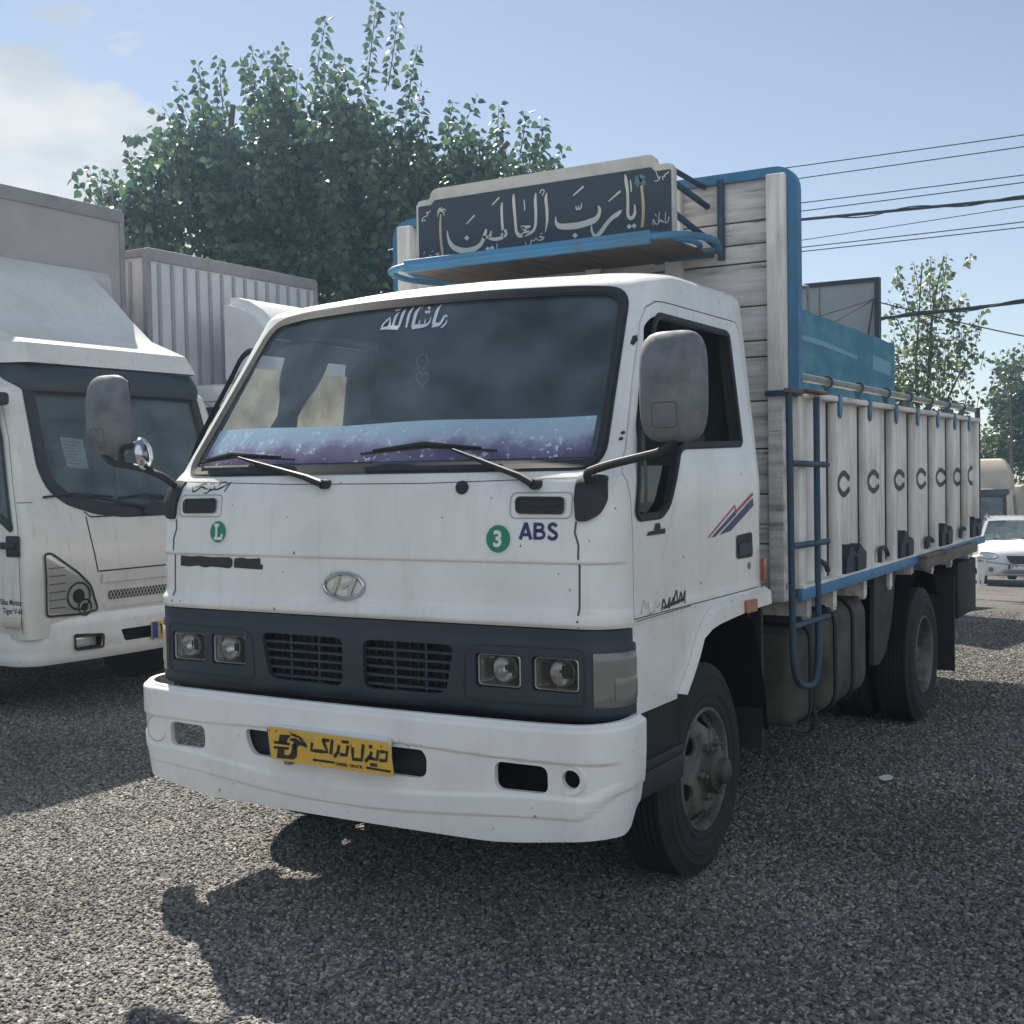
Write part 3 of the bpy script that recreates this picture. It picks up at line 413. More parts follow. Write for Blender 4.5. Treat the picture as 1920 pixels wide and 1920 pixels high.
CS = [[[(2.759,1.497),(2.748,1.493),(2.736,1.489),(2.726,1.484),(2.717,1.479),(2.711,1.473),(2.707,1.467),(2.704,1.46),(2.703,1.453),(2.704,1.446),(2.706,1.439),(2.71,1.432),(2.716,1.427),(2.724,1.421),(2.734,1.416),(2.745,1.411),(2.756,1.408)]],[[(3.302,1.495),(3.289,1.491),(3.277,1.486),(3.267,1.481),(3.259,1.476),(3.255,1.47),(3.252,1.464),(3.251,1.456),(3.251,1.449),(3.254,1.443),(3.258,1.437),(3.265,1.431),(3.275,1.426),(3.287,1.421),(3.3,1.417),(3.312,1.413)]],[[(3.87,1.492),(3.858,1.488),(3.846,1.484),(3.836,1.479),(3.829,1.474),(3.824,1.469),(3.821,1.462),(3.82,1.455),(3.821,1.448),(3.823,1.441),(3.827,1.436),(3.834,1.43),(3.844,1.425),(3.856,1.421),(3.868,1.416),(3.881,1.413)]],[[(4.404,1.491),(4.391,1.487),(4.381,1.482),(4.373,1.476),(4.368,1.47),(4.365,1.463),(4.364,1.456),(4.364,1.448),(4.367,1.441),(4.372,1.435),(4.379,1.429),(4.389,1.424),(4.401,1.419)]],[[(4.968,1.493),(4.953,1.49),(4.939,1.485),(4.927,1.481),(4.918,1.476),(4.913,1.47),(4.909,1.463),(4.908,1.456),(4.909,1.449),(4.912,1.442),(4.917,1.437),(4.926,1.431),(4.937,1.426),(4.951,1.422),(4.966,1.418)]],[[(5.51,1.491),(5.496,1.487),(5.484,1.483),(5.473,1.478),(5.465,1.473),(5.46,1.467),(5.457,1.46),(5.456,1.453),(5.457,1.445),(5.459,1.439),(5.464,1.433),(5.472,1.427),(5.482,1.422),(5.494,1.417),(5.508,1.413)]],[[(6.007,1.495),(5.993,1.49),(5.982,1.485),(5.974,1.479),(5.969,1.472),(5.965,1.464),(5.964,1.456),(5.965,1.448),(5.968,1.44),(5.973,1.433),(5.981,1.427),(5.992,1.421),(6.005,1.416)]]]
HOOK = [[(2.4675,1.0985,0.006),(2.5543,1.0753,0.0061),(2.5909,1.0452,0.0062)],[(3.5724,1.0124,0.0078),(3.5682,1.0755,0.0078),(3.637,1.0885,0.0079),(3.6999,1.075,0.008),(3.747,1.04,0.0072)],[(4.7047,1.0165,0.0081),(4.7143,1.0653,0.0081),(4.809,1.0781,0.0082),(4.9341,1.0437,0.0074)],[(5.7812,1.025,0.008),(5.7979,1.0745,0.0081),(5.9015,1.0877,0.0081),(6.0592,1.0532,0.0072)]]
WIPER = [[(-0.129,1.504),(-0.217,1.53),(-0.619,1.61)],[(-0.925,1.595),(-0.668,1.613),(-0.33,1.598)],[(0.732,1.495),(0.672,1.522),(0.379,1.617)],[(-0.015,1.611),(0.256,1.629),(0.538,1.61)]]
BLOB = [(-8.5,7.15,4.648,0.438),(-8.069,7.42,5.077,0.563),(-7.585,7.723,5.505,0.689),(-7.046,8.044,5.557,0.751),(-7.26,7.882,4.623,0.939),(-6.507,8.35,5.234,0.877),(-6.346,8.473,5.981,0.501),(-6.075,8.578,4.474,0.939),(-5.753,8.808,5.531,0.563),(-5.321,9.049,5.147,0.532),(-4.998,9.23,4.89,0.563),(-4.837,9.344,5.387,0.344),(-4.54,9.518,5.35,0.282),(-4.405,9.59,5.129,0.219),(-6.613,8.245,4.11,0.751),(-5.374,8.987,4.335,0.689),(-8.284,7.265,4.331,0.501),(-4.728,9.394,5.01,0.376),(-7.747,7.646,6.009,0.376),(-7.047,8.064,6.12,0.376)]
SHOOT = [((-8.851,6.961,5.168),(-8.742,7.006,4.653)),((-8.528,7.161,5.387),(-8.473,7.177,4.96)),((-8.275,7.321,5.676),(-8.177,7.359,5.142)),((-7.845,7.603,6.399),(-7.774,7.616,5.634)),((-7.63,7.732,6.457),(-7.585,7.732,5.756)),((-7.29,7.937,6.563),(-7.316,7.894,5.813)),((-7.01,8.104,6.601),(-7.047,8.057,5.932)),((-6.843,8.192,6.304),(-6.858,8.162,5.741)),((-6.553,8.386,6.911),(-6.67,8.282,5.987)),((-6.401,8.458,6.42),(-6.454,8.405,5.858)),((-6.046,8.693,7.088),(-6.142,8.599,6.102)),((-5.825,8.819,6.971),(-5.926,8.726,6.098)),((-5.625,8.922,6.561),(-5.726,8.835,5.843)),((-5.269,9.108,5.909),(-5.332,9.049,5.335)),((-5.096,9.2,5.63),(-5.133,9.162,5.206)),((-4.81,9.377,5.85),(-4.847,9.333,5.263)),((-4.536,9.537,5.769),(-4.594,9.483,5.257)),((-4.341,9.645,5.596),(-4.432,9.576,5.192)),((-4.244,9.689,5.238),(-4.405,9.585,5.003)),((-8.727,7.034,5.153),(-8.607,7.084,4.588)),((-8.071,7.45,5.891),(-7.989,7.475,5.263))]
BLOB2 = [(-1.711,17.498,3.017,0.604),(-1.971,17.36,3.454,0.475),(-1.451,17.671,3.53,0.475),(-1.712,17.53,3.88,0.475),(-1.378,17.74,4.218,0.302),(-1.787,17.505,4.399,0.259),(-1.416,17.734,4.651,0.19),(-1.599,17.551,2.67,0.691),(-2.045,17.288,2.679,0.432),(-1.153,17.831,3.092,0.389),(-2.084,17.317,4.06,0.216),(-1.154,17.853,3.696,0.216),(-1.973,17.401,4.576,0.121)]
SHOOT2 = [((-1.409,17.749,4.944),(-1.489,17.674,4.221)),((-1.884,17.464,4.833),(-1.787,17.495,4.14)),((-1.639,17.611,4.897),(-1.638,17.58,4.051)),((-2.047,17.358,4.577),(-1.898,17.42,3.884)),((-2.233,17.235,4.236),(-1.972,17.363,3.54)),((-1.229,17.828,4.215),(-1.377,17.721,3.701)),((-1.021,17.938,3.866),(-1.302,17.752,3.354)),((-0.968,17.948,3.304),(-1.227,17.784,3.007)),((-2.284,17.179,3.546),(-2.045,17.304,3.11))]
BLOB3 = [(-3.134,35.305,4.314,0.342),(-3.106,35.292,3.537,0.466),(-3.171,35.224,2.762,0.56),(-3.036,35.275,1.983,0.699),(-3.438,35.032,1.836,0.622),(-2.838,35.439,3.221,0.622),(-2.702,35.484,2.287,0.777)]
# ================================================================ the white cargo truck
CT=[(.74,.40,1.02,.03,0,1.69),(1.028,.40,1.02,.03,0,1.69),(1.032,.272,1.02,.13,.012,1.69),(1.045,.262,1.022,.132,.012,1.69),(1.07,.264,1.022,.132,.012,1.69),(1.09,.282,1.02,.13,.012,1.69),
    (1.236,.287,1.02,.13,.012,1.69),(1.244,.277,1.02,.13,.012,1.69),(1.27,.279,1.02,.13,.012,1.69),(1.44,.29,1.02,.13,.016,1.70),(1.50,.303,1.018,.13,.03,1.70),(1.535,.318,1.014,.12,.055,1.70),
    (1.56,.335,1.011,.11,.075,1.70),(2.205,.77,.932,.11,.08,1.73),(2.228,.785,.925,.13,.085,1.735),(2.25,.82,.90,.18,.10,1.73),(2.27,.87,.84,.25,.10,1.71),(2.288,.97,.70,.30,.08,1.65),(2.296,1.1,.45,.3,.05,1.55)]
CAB=Cab(CT)
fr=CAB.front
def sdL(y,z,off=0): return CAB.side(y,z,off,1)
def sdR(y,z,off=0): return CAB.side(y,z,off,-1)
truck=empty('cargo_truck',(0,0,0),0,'old white cargo truck in front with black slogan board and wooden slatted bed','truck')
WSO=rpoly([(-.915,1.556),(.915,1.556),(.822,2.172),(.66,2.190),(.3,2.202),(-.3,2.206),(-.66,2.198),(-.822,2.176)],.07,6)
def cab():
    zs=[.74,.9,1.0,1.027]+frange(1.032,1.10,12)[0:]+frange(1.115,1.23,4)+frange(1.235,1.275,10)+frange(1.30,1.50,6)+frange(1.52,1.56,4)+frange(1.6,2.16,12)+frange(2.18,2.296,14)
    body=tmp(CAB.solid(zs),M['white'])
    inner=CAB.solid([1.0,1.2,1.4,1.5,1.56]+frange(1.6,2.16,8)+[2.2,2.24],.045); inner=tmp(inner,M['cabin'])
    def pr(poly,ax,a,b,m=M['white']):
        bm=BM(); prism(bm,poly,ax,a,b); return tmp(bm,m)
    arch=[(.7723,.70),(.7723,.756),(.8506,.808),(.905,.863),(.957,.933),(1.035,.956),(1.1145,.9655),(1.243,.971),(1.478,.9805),(1.75,.984),(1.75,.70)]
    boolean(body,[inner,pr(WSO,1,-.2,1.15),pr(arch,0,-1.2,1.2,M['dark'])])
    bo=[(.428,1.056),(.430,1.30),(.416,1.525),(.478,1.604),(.646,1.867),(.765,2.048),(.81,2.105),(.85,2.128),(1.59,2.125),(1.62,2.10),(1.625,1.60),(1.632,1.056)]
    cx,cy=1.05,1.6
    big=[(cx+(y-cx)*(1+.006/abs(cx-.43)),cy+(z-cy)*(1+.0045/.54)) for y,z in bo]
    win=rpoly([(.81,2.075),(1.49,2.07),(1.482,1.632),(.894,1.619),(.845,1.60),(.713,1.412),(.65,1.382),(.473,1.38),(.453,1.40),(.492,1.55),(.551,1.69),(.62,1.803),(.715,1.953),(.765,2.04)],.022,3)
    for sg,nm in ((1,'L'),(-1,'R')):
        a,b=(.7,1.3) if sg>0 else (-1.3,-.7)
        d=dupo(body); boolean(d,[pr(bo,0,a,b)],'INTERSECT'); boolean(d,[pr(win,0,a,b,M['rubber'])])
        door=finish(d,'door',truck,28)
        if sg<0: door['label']='driverless far side door facing the other white truck'
        else: door['label']='door with purple and red stripes and black badge'
        sf=sdL if sg>0 else sdR
        bm=BM(); stroke(bm,win,sf,.026,.004,True); stroke(bm,win,sf,.012,.009,True); build('window_seal',bm,M['rubber'],door)
        bm=BM(); stroke(bm,[(.575,1.72),(.535,1.39)],sf,.028,-.004); build('quarter_bar',bm,M['grey'],door)
        bm=BM()
        def sg2(y,z,off,sf=sf): return sf(y,z,off-.022)
        if sg>0: polyon(bm,[(.49,1.55),(.455,1.385),(.65,1.385),(.72,1.42),(.80,1.55)],sg2,0)
        else: polyon(bm,[(y,min(z,2.0)) for y,z in win],sg2,0)
        build('window_glass',bm,M['sideglass'] if sg>0 else M['cabglass'],door)
        bm=BM(); hx=[(1.366,1.275),(1.543,1.281),(1.55,1.181),(1.367,1.183)]
        polyon(bm,rpoly(hx,.02),sf,.003); h=build('handle',bm,M['dark'],door)
        bm=BM(); polyon(bm,rpoly([(1.385,1.24),(1.53,1.243),(1.535,1.198),(1.387,1.198)],.015),sf,.006); build('handle_grip',bm,M['grey'],door)
        bm=BM(); lathe(bm,[(.014,0),(.014,.004),(.007,.005),(.0,.005)],(sf(1.507,1.148,0)),0,16); build('lock',bm,M['steel'],door)
        # pressed panel line and top waist line of the door
        bm=BM(); stroke(bm,[(.47,1.23),(.66,1.23),(.72,1.33),(.86,1.56),(1.58,1.57)],sf,.006,.0008); stroke(bm,[(.47,1.235),(.655,1.235)],sf,.004,.0012); build('pressed_line',bm,M['white'],door)
        if sg>0:
            bm=BM(); 
            for p in RED: polyon(bm,p,sf,.0015)
            build('red_stripe',bm,M['redink'],door)
            bm=BM()
            for p in BLUE: polyon(bm,p,sf,.0015)
            build('purple_stripe',bm,M['navyink'],door)
            bm=BM(); polyon(bm,JBADGE[0],sf,.004); build('badge',bm,M['dark'],door)
            bm=BM()
            for p in SPRAY: stroke(bm,spl(p),sf,None,.0015)
            build('sprayed_writing',bm,M['ink'],door)
            bm=BM()
            for p in SPRAYW: stroke(bm,p,sf,None,.0015)
            build('peeling_letters',bm,M['weld'],door)
        boolean(body,[pr(big,0,a,b)])
    finish(body,'cab_body',truck,28)
    # wheel-arch flares
    for sg,sf in ((1,sdL),(-1,sdR)):
        bm=BM(); up=[(.772,.757),(.871,.843),(.958,.946),(1.028,.996),(1.10,1.030),(1.20,1.044),(1.321,1.046),(1.48,1.042),(1.69,1.05)]
        lo=[(.790,.752),(.8506,.806),(.905,.861),(.957,.928),(1.035,.952),(1.1145,.962),(1.243,.969),(1.478,.979),(1.69,.980)]
        rows=[[bm.verts.new((sg*(1.021+o),y,z)) for y,z in pl] for pl,o in ((up,0),([((a[0]*.75+b[0]*.25),(a[1]*.75+b[1]*.25)) for a,b in zip(up,lo)],.028),(lo,.030),(lo,-.06))]
        for A,B in zip(rows,rows[1:]):
            for i in range(len(A)-1): bm.faces.new((A[i],A[i+1],B[i+1],B[i]))
        bm.faces.new([r[-1] for r in rows]); build('wheel_arch_flare',bm,M['white'],truck,50)
        bm=BM(); polyon(bm,rpoly([(1.37,1.024),(1.50,1.02),(1.50,.97),(1.37,.973)],.012),lambda y,z,o,sg=sg:Vector((sg*(1.052+o),y,z)),.006)
        vs=bm.verts[:]; bmesh.ops.extrude_face_region(bm,geom=bm.faces[:]); 
        for v in vs: v.co.x-=sg*.02
        build('side_marker',bm,M['amber'],truck)
        bm=BM(); box(bm,(sg*1.024-.008,1.655,1.077),(sg*1.024+.008,1.695,1.167),.004); build('rear_marker',bm,M['amber'],truck)
        bm=BM(); stroke(bm,[(.44,1.046),(.9,1.05)],sf,.003,.001); build('sill_line',bm,M['weld'],truck)
        # black mirror-bracket cover on the corner
        bm=BM(); cv=rpoly([(.868,1.522),(.91,1.527),(.956,1.522),(.968,1.44),(.951,1.397),(.916,1.375),(.885,1.376),(.875,1.46)],.015)
        polyon(bm,[(sg*x,z) for x,z in cv],fr,.014); e=bmesh.ops.extrude_face_region(bm,geom=bm.faces[:])
        for v in [q for q in e['geom'] if isinstance(q,bmesh.types.BMVert)]: v.co.y+=.02
        build('corner_cover',bm,M['dark'],truck)
    # black seams between the front panel and the corner panels
    bm=BM()
    for s in (-1,1): stroke(bm,[(s*.882,1.375),(s*.878,1.34),(s*.892,1.30),(s*.892,1.10),(s*.893,1.035)],fr,.007,.001)
    stroke(bm,[(-.872,1.52),(-.3,1.505),(.3,1.503),(.868,1.515)],fr,.003,.001); pass
    build('front_panel_seam',bm,M['weld'],truck)
    # vents
    for s in (-1,1):
        bm=BM(); v=rpoly([(s*.665,1.453),(s*.838,1.451),(s*.838,1.402),(s*.668,1.404)],.014); polyon(bm,v,fr,.004); vv=build('air_vent',bm,M['dark'],truck)
        bm=BM(); stroke(bm,v,fr,.008,.009,True); stroke(bm,[(s*.69,1.428),(s*.82,1.427)],fr,.008,.008); stroke(bm,[(s*.75,1.445),(s*.75,1.41)],fr,.006,.007); build('vent_frame',bm,M['rubber'],vv)
        bm=BM(); q=rrect(min(s*.64,s*.865),1.385,max(s*.64,s*.865),1.468,.02); stroke(bm,q,fr,.005,.0008,True); build('worn_edge',bm,M['scuff'],vv)
    # windscreen
    bm=BM(); 
    def g(x,z,off): return fr(x,z,off)
    rows=[]
    zs=frange(1.55,2.212,28)
    for z in zs:
        t=(z-1.556)/.616; hw=.92-.094*t
        if z>2.15: hw-=.10*((z-2.15)/.062)**2*1.6
        rows.append([bm.verts.new(fr(hw*u,z,-.012)) for u in frange(-1,1,24)])
    for A,B in zip(rows,rows[1:]):
        for i in range(24): bm.faces.new((A[i],A[i+1],B[i+1],B[i]))
    ws=build('windscreen',bm,M['glass'],truck,60)
    bm=BM(); stroke(bm,WSO,fr,.036,.003,True); stroke(bm,WSO,fr,.016,.009,True); build('rubber_seal',bm,M['rubber'],ws)
    bm=BM(); cols=[]
    for x in frange(-.868,.868,40):
        zt=1.722+.004*math.sin(x*7)-(.012 if x>.6 else 0)*0; cols.append([bm.verts.new(fr(x*(1-.02*(k/4)),1.582+(zt-1.582)*k/4,-.008)) for k in range(5)])
    for A,B in zip(cols,cols[1:]):
        for k in range(4): bm.faces.new((A[k],B[k],B[k+1],A[k+1]))
    build('sun_strip',bm,M['film'],ws)
    bm=BM()
    def gf(u,v,o): return fr(u,v,o-.008)
    for p in GLASSTXT: stroke(bm,spl(p),gf,None,.0)
    for p in GLASSDOT: polyon(bm,p,gf,0)
    build('lettering',bm,M['decalwhite'],ws)
    # wipers
    for (arm,bl) in ((WIPER[0],WIPER[1]),(WIPER[2],WIPER[3])):
        root=arm[0]; bm=BM()
        tube(bm,[fr(root[0],root[1],-.01),fr(root[0],root[1],.035)],.017,12); pts=[fr(root[0],root[1],.03)]+[fr(u,v,.032) for u,v in arm[1:]]
        tube(bm,pts[:2],[.015,.013],8); tube(bm,pts[1:],[.012,.005],8)
        wp=build('wiper',bm,M['dark'],truck)
        b=[(max(u,-.86),v) for u,v in bl]; bm=BM(); pp=[fr(u,v,.012) for u,v in b]; tube(bm,pp,.0055,6); q=[fr(u,v+.008,.022) for u,v in b]; m=[q[0].lerp(q[1],.2),q[1]+Vector((0,-.004,.004)),q[1].lerp(q[2],.8)]; tube(bm,m,[.004,.009,.004],6)
        build('wiper_blade',bm,M['rubber'],wp)
    bm=BM(); lathe(bm,[(.024,0),(.022,.012),(.01,.02),(0,.021)],fr(.449,1.487,0),1,16)
    for v in bm.verts: v.co.y=2*fr(.449,1.487).y-v.co.y
    build('washer_cap',bm,M['rubber'],truck)
    # stickers and lettering on the front panel
    def sticker(nm,u,z,r,ch):
        bm=BM(); polyon(bm,circ(u,z,r*1.1,32),fr,.0015); o=build(nm,bm,M['stickerwhite'],truck)
        bm=BM(); polyon(bm,circ(u,z,r*.96,32),fr,.0025); build('disc',bm,M['green'],o)
        bm=BM()
        if ch=='3': text(bm,'3',fr,u-.018,z-.024,.072,.0028,.0035)
        else:
            w=.011; k=lambda *p: stroke(bm,p,fr,w,.0035)
            k((u-.008,z+.025),(u-.008,z-.025)); k((u-.02,z+.026),(u+.006,z+.026)); k((u-.02,z-.025),(u+.022,z-.025)); k((u+.019,z-.024),(u+.021,z-.008))
        build('lettering',bm,M['stickerwhite'],o)
    sticker('round_sticker',.598,1.317,.0475,'3'); sticker('round_sticker',-.652,1.328,.043,'L')
    bm=BM(); 
    Z=lambda pts,w=.0125: stroke(bm,spl([(a,b,w) for a,b in pts],5),fr,None,.0015+.0004*len(pts)/10)
    Z([(.680,1.316),(.7005,1.371)]); Z([(.7005,1.371),(.720,1.316)]); stroke(bm,[(.688,1.332),(.712,1.332)],fr,.010,.002)
    stroke(bm,[(.7345,1.316),(.7345,1.371)],fr,.0125,.0015); Z([(.733,1.366),(.757,1.365),(.763,1.356),(.757,1.347),(.735,1.345)],.0105); Z([(.735,1.345),(.760,1.343),(.768,1.333),(.760,1.322),(.733,1.321)],.0105)
    Z([(.813,1.359),(.802,1.367),(.789,1.363),(.787,1.353),(.799,1.344),(.812,1.335),(.810,1.323),(.796,1.319),(.782,1.327)],.0115)
    build('lettering',bm,M['navyink'],truck)
    bm=BM()
    for p in STRIP: polyon(bm,p,fr,.002)
    build('peeled_name_strip',bm,M['peel'],truck)
    bm=BM()
    for p in SCRIPT: stroke(bm,spl(p),fr,None,.0015)
    build('handwritten_script',bm,M['ink'],truck)
    # oval emblem with a slanted letter
    bm=BM(); c=(-.045,1.142)
    def em(u,z,o): return fr(u,z,o)
    tube(bm,[fr(c[0]+.088*math.cos(2*PI*i/40),c[1]+.044*math.sin(2*PI*i/40),.006) for i in range(40)],.007,8,True)
    o=build('emblem',bm,M['chrome'],truck)
    bm=BM()
    for pts in ([(-.052,-.033,.018),(-.036,.0,.019),(-.022,.034,.016)],[(.024,-.034,.016),(.036,.0,.019),(.054,.032,.016)],[(-.032,.004,.004),(-.01,-.004,.014),(.012,.004,.014),(.036,.016,.006)]):
        stroke(bm,[(c[0]+a,c[1]+b,w) for a,b,w in spl(pts)],fr,None,.008)
    build('emblem_letter',bm,M['chrome'],o)
cab()
def pathgrid(bm,prof,path,zfn,close=False):
    pass
def front_path(yf,hw,r,yend,n=80,bow=.012):
    # plan line from the left rear end round both corners: list of (x,y)
    k=hw-r; L=[]; 
    for i in range(6): L.append((-hw,yend+(yf+bow+r-yend)*i/6))
    for i in range(12): a=R(90*i/12); L.append((-k-r*math.cos(a),yf+bow+r-r*math.sin(a)))
    for i in range(n+1): x=-k+2*k*i/n; L.append((x,yf+bow*(x/k)**2))
    for i in range(1,13): a=R(90*i/12); L.append((k+r*math.sin(a),yf+bow+r-r*math.cos(a)))
    for i in range(1,7): L.append((hw,yf+bow+r+(yend-(yf+bow+r))*i/6))
    return L
def norm2(L,i):
    a=L[max(0,i-1)];b=L[min(len(L)-1,i+1)]; dx,dy=b[0]-a[0],b[1]-a[1]; l=math.hypot(dx,dy) or 1; return dy/l,-dx/l
def thick_sheet(L,zs,disp,th):
    # closed sheet that follows plan path L over heights zs; disp(x,z,t) pushes it outwards
    bm=BM(); n=len(L); out=[];inn=[]
    for j in range(len(zs(0.5))):
        ro=[];ri=[]
        for i,(x,y) in enumerate(L):
            t=i/(n-1); z=zs(t)[j]; nx,ny=norm2(L,i); d=disp(x,y,z,j)
            ro.append(bm.verts.new((x+nx*d,y+ny*d,z))); ri.append(bm.verts.new((x+nx*(d-th),y+ny*(d-th),z)))
        out.append(ro);inn.append(ri)
    m=len(out)
    for j in range(m-1):
        for i in range(n-1):
            bm.faces.new((out[j][i],out[j][i+1],out[j+1][i+1],out[j+1][i])); bm.faces.new((inn[j][i],inn[j+1][i],inn[j+1][i+1],inn[j][i+1]))
    for i in range(n-1):
        bm.faces.new((out[0][i],inn[0][i],inn[0][i+1],out[0][i+1])); bm.faces.new((out[-1][i],out[-1][i+1],inn[-1][i+1],inn[-1][i]))
    for j in range(m-1):
        bm.faces.new((out[j][0],out[j+1][0],inn[j+1][0],inn[j][0])); bm.faces.new((out[j][-1],inn[j][-1],inn[j+1][-1],out[j+1][-1]))
    return bm
def sm(a,b,x):
    t=max(0,min(1,(x-a)/(b-a))); return t*t*(3-2*t)
GR=Cab([(.70,.278,1.018,.13,.012,1),(.735,.276,1.018,.13,.012,1),(.77,.268,1.02,.13,.012,1),(1.04,.272,1.02,.13,.012,1)])
gf=GR.front
def grille():
    L=front_path(.270,1.018,.13,.43)
    zs=[.728,.735,.745,.757,.775,.80,.85,.9,.95,.975,.985,1.0,1.02,1.028]
    def disp(x,y,z,j): return (-.03 if j==0 else -.012 if j==1 else -.003 if j==2 else 0)+(.006*sm(.985,.98,z))
    bm=thick_sheet(L,lambda t:zs,disp,.02)
    P=tmp(bm,M['grey'])
    def pr(poly,m=M['grey']):
        b=BM(); prism(b,poly,1,.1,.5); return tmp(b,m)
    cuts=[]
    for s in (-1,1):
        cuts.append(pr(rpoly([(s*.045,.957),(s*.428,.958),(s*.392,.790),(s*.047,.785)],.035,4)))
        for a,b in ((.510,.684),(.724,.896)): cuts.append(pr(rrect(min(s*a,s*b),.826,max(s*a,s*b),.938,.012)))
    boolean(P,cuts); gp=finish(P,'grille_panel',truck,35)
    for s in (-1,1):
        bm=BM(); ol=rpoly([(s*.465,.79),(s*.472,.935),(s*.512,.965),(s*.912,.968),(s*.912,.785),(s*.50,.778)],.025); stroke(bm,ol,gf,.006,.0075,True); build('lamp_surround_line',bm,M['rubber'],gp)
        bm=BM()
        for i in range(5):
            z=.925-.031*i; w=.428-(.958-z)*.21
            a,b=sorted((s*.03,s*(w+.02))); box(bm,(a,.282,z-.0045),(b,.312,z+.0045))
        for x in (.17,.30): box(bm,(s*x-.004,.286,.775),(s*x+.004,.318,.97))
        build('grille_slats',bm,M['grey'],gp)
        for a,b,tilt in ((.510,.684,.05),(.724,.896,.0)):
            u0,u1=sorted((s*a,s*b)); yy=.278+.012*((abs(u0+u1)/2)/.89)**2+.003
            bm=BM(); rr=rrect(u0+.004,.829,u1-.004,.935,.014,5); k=len(rr)
            loops=[[bm.verts.new((u0+(u1-u0)/2+(x-(u0+u1)/2)*sc,yy+dy,.882+(z-.882)*sc)) for x,z in rr] for sc,dy in ((1.0,.004),(.99,-.007),(.95,-.009),(.93,.004))]
            for A,B in zip(loops,loops[1:]):
                for i in range(k): bm.faces.new((A[i],A[(i+1)%k],B[(i+1)%k],B[i]))
            hl=build('headlight',bm,M['lamprim'],truck,30)
            bm=BM(); cx=(u0+u1)/2; lens=[]
            rows=[]
            for sc,dy in ((.92,.0),(.8,.025),(.6,.05),(.35,.065),(.12,.072)):
                rows.append([bm.verts.new((cx+(x-cx)*sc,yy+dy,.882+(z-.882)*sc)) for x,z in rr])
            for A,B in zip(rows,rows[1:]):
                for i in range(k): bm.faces.new((A[i],A[(i+1)%k],B[(i+1)%k],B[i]))
            bm.faces.new(rows[-1]); build('reflector',bm,M['reflect'],hl,60)
            bm=BM(); lathe(bm,[(.046,.006),(.044,.0),(.040,.012),(.030,.026),(.018,.034),(.008,.036),(.008,.040),(.046,.012)],(cx+.012*s,yy+.010,.884),1,28,True); build('reflector_bowl',bm,M['reflect'],hl,60)
            bm=BM(); lathe(bm,[(.012,.0),(.013,.02),(.012,.035),(0,.035)],(cx+.02*s,yy+.045,.89),1,14); build('bulb_shield',bm,M['hub'],hl)
            bm=BM(); n=48; F_=[];K_=[]
            for i in range(n+1):
                x=u0+.010+(u1-u0-.020)*i/n; dome=-.006*math.cos((x-cx)/(u1-u0)*PI); rb=.0005*math.cos(i*PI/2)*(1 if abs(x-cx)<.06 else .2)
                F_.append([bm.verts.new((x,yy-.002+dome,z)) for z in frange(.837,.927,4)]); K_.append([bm.verts.new((x,yy+.0035+dome+rb,z)) for z in frange(.837,.927,4)])
            for Q,fl in ((F_,False),(K_,True)):
                for A,B in zip(Q,Q[1:]):
                    for j in range(4): bm.faces.new((A[j],B[j],B[j+1],A[j+1]))
            for A,B in zip(F_,K_):
                pass
            for j in range(4):
                for i in (0,n): bm.faces.new((F_[i][j],F_[i][j+1],K_[i][j+1],K_[i][j]))
            for i in range(n):
                for j in (0,4): bm.faces.new((F_[i][j],F_[i+1][j],K_[i+1][j],K_[i][j]))
            build('lens',bm,M['headglass'],hl,40)
        # wrap-round indicator
        LP=[(x,y) for x,y in front_path(.262,1.026,.135,.43) if x*s>.93]
        zz=[.775,.785,.83,.88,.93,.955,.962]
        bm=thick_sheet(LP,lambda t:zz,lambda x,y,z,j:(0 if 0<j<6 else -.012)+.0015*math.sin(z*400),.022); ind=build('indicator',bm,M['lensgrey'] if s>0 else M['lenscream'],truck,50)
        LQ=[(x,y) for x,y in front_path(.262,1.026,.135,.43) if x*s>.99]; bm=thick_sheet(LQ,lambda t:[.80+.015*k for k in range(6)],lambda x,y,z,j:.003 if 0<j<5 else 0,.012); build('indicator_block',bm,M['lenscream'] if s<0 else M['lensgrey'],ind,50)
        bm=thick_sheet([(x*.985,y+.012) for x,y in LP],lambda t:[.79,.95],lambda *a:0,.004); build('indicator_bowl',bm,M['mirror'],ind)
    bm=BM(); box(bm,(-.92,.33,.60),(.92,.37,1.02)); build('grille_light_block',bm,M['chassis'],truck)  # black box added behind the grille panel to block light
    bm=BM()
    for i in range(26):
        x=-.44+.036*i; box(bm,(x,.318,.78),(x+.004,.33,.97))
    build('radiator_fins',bm,M['hub'],truck)
grille()
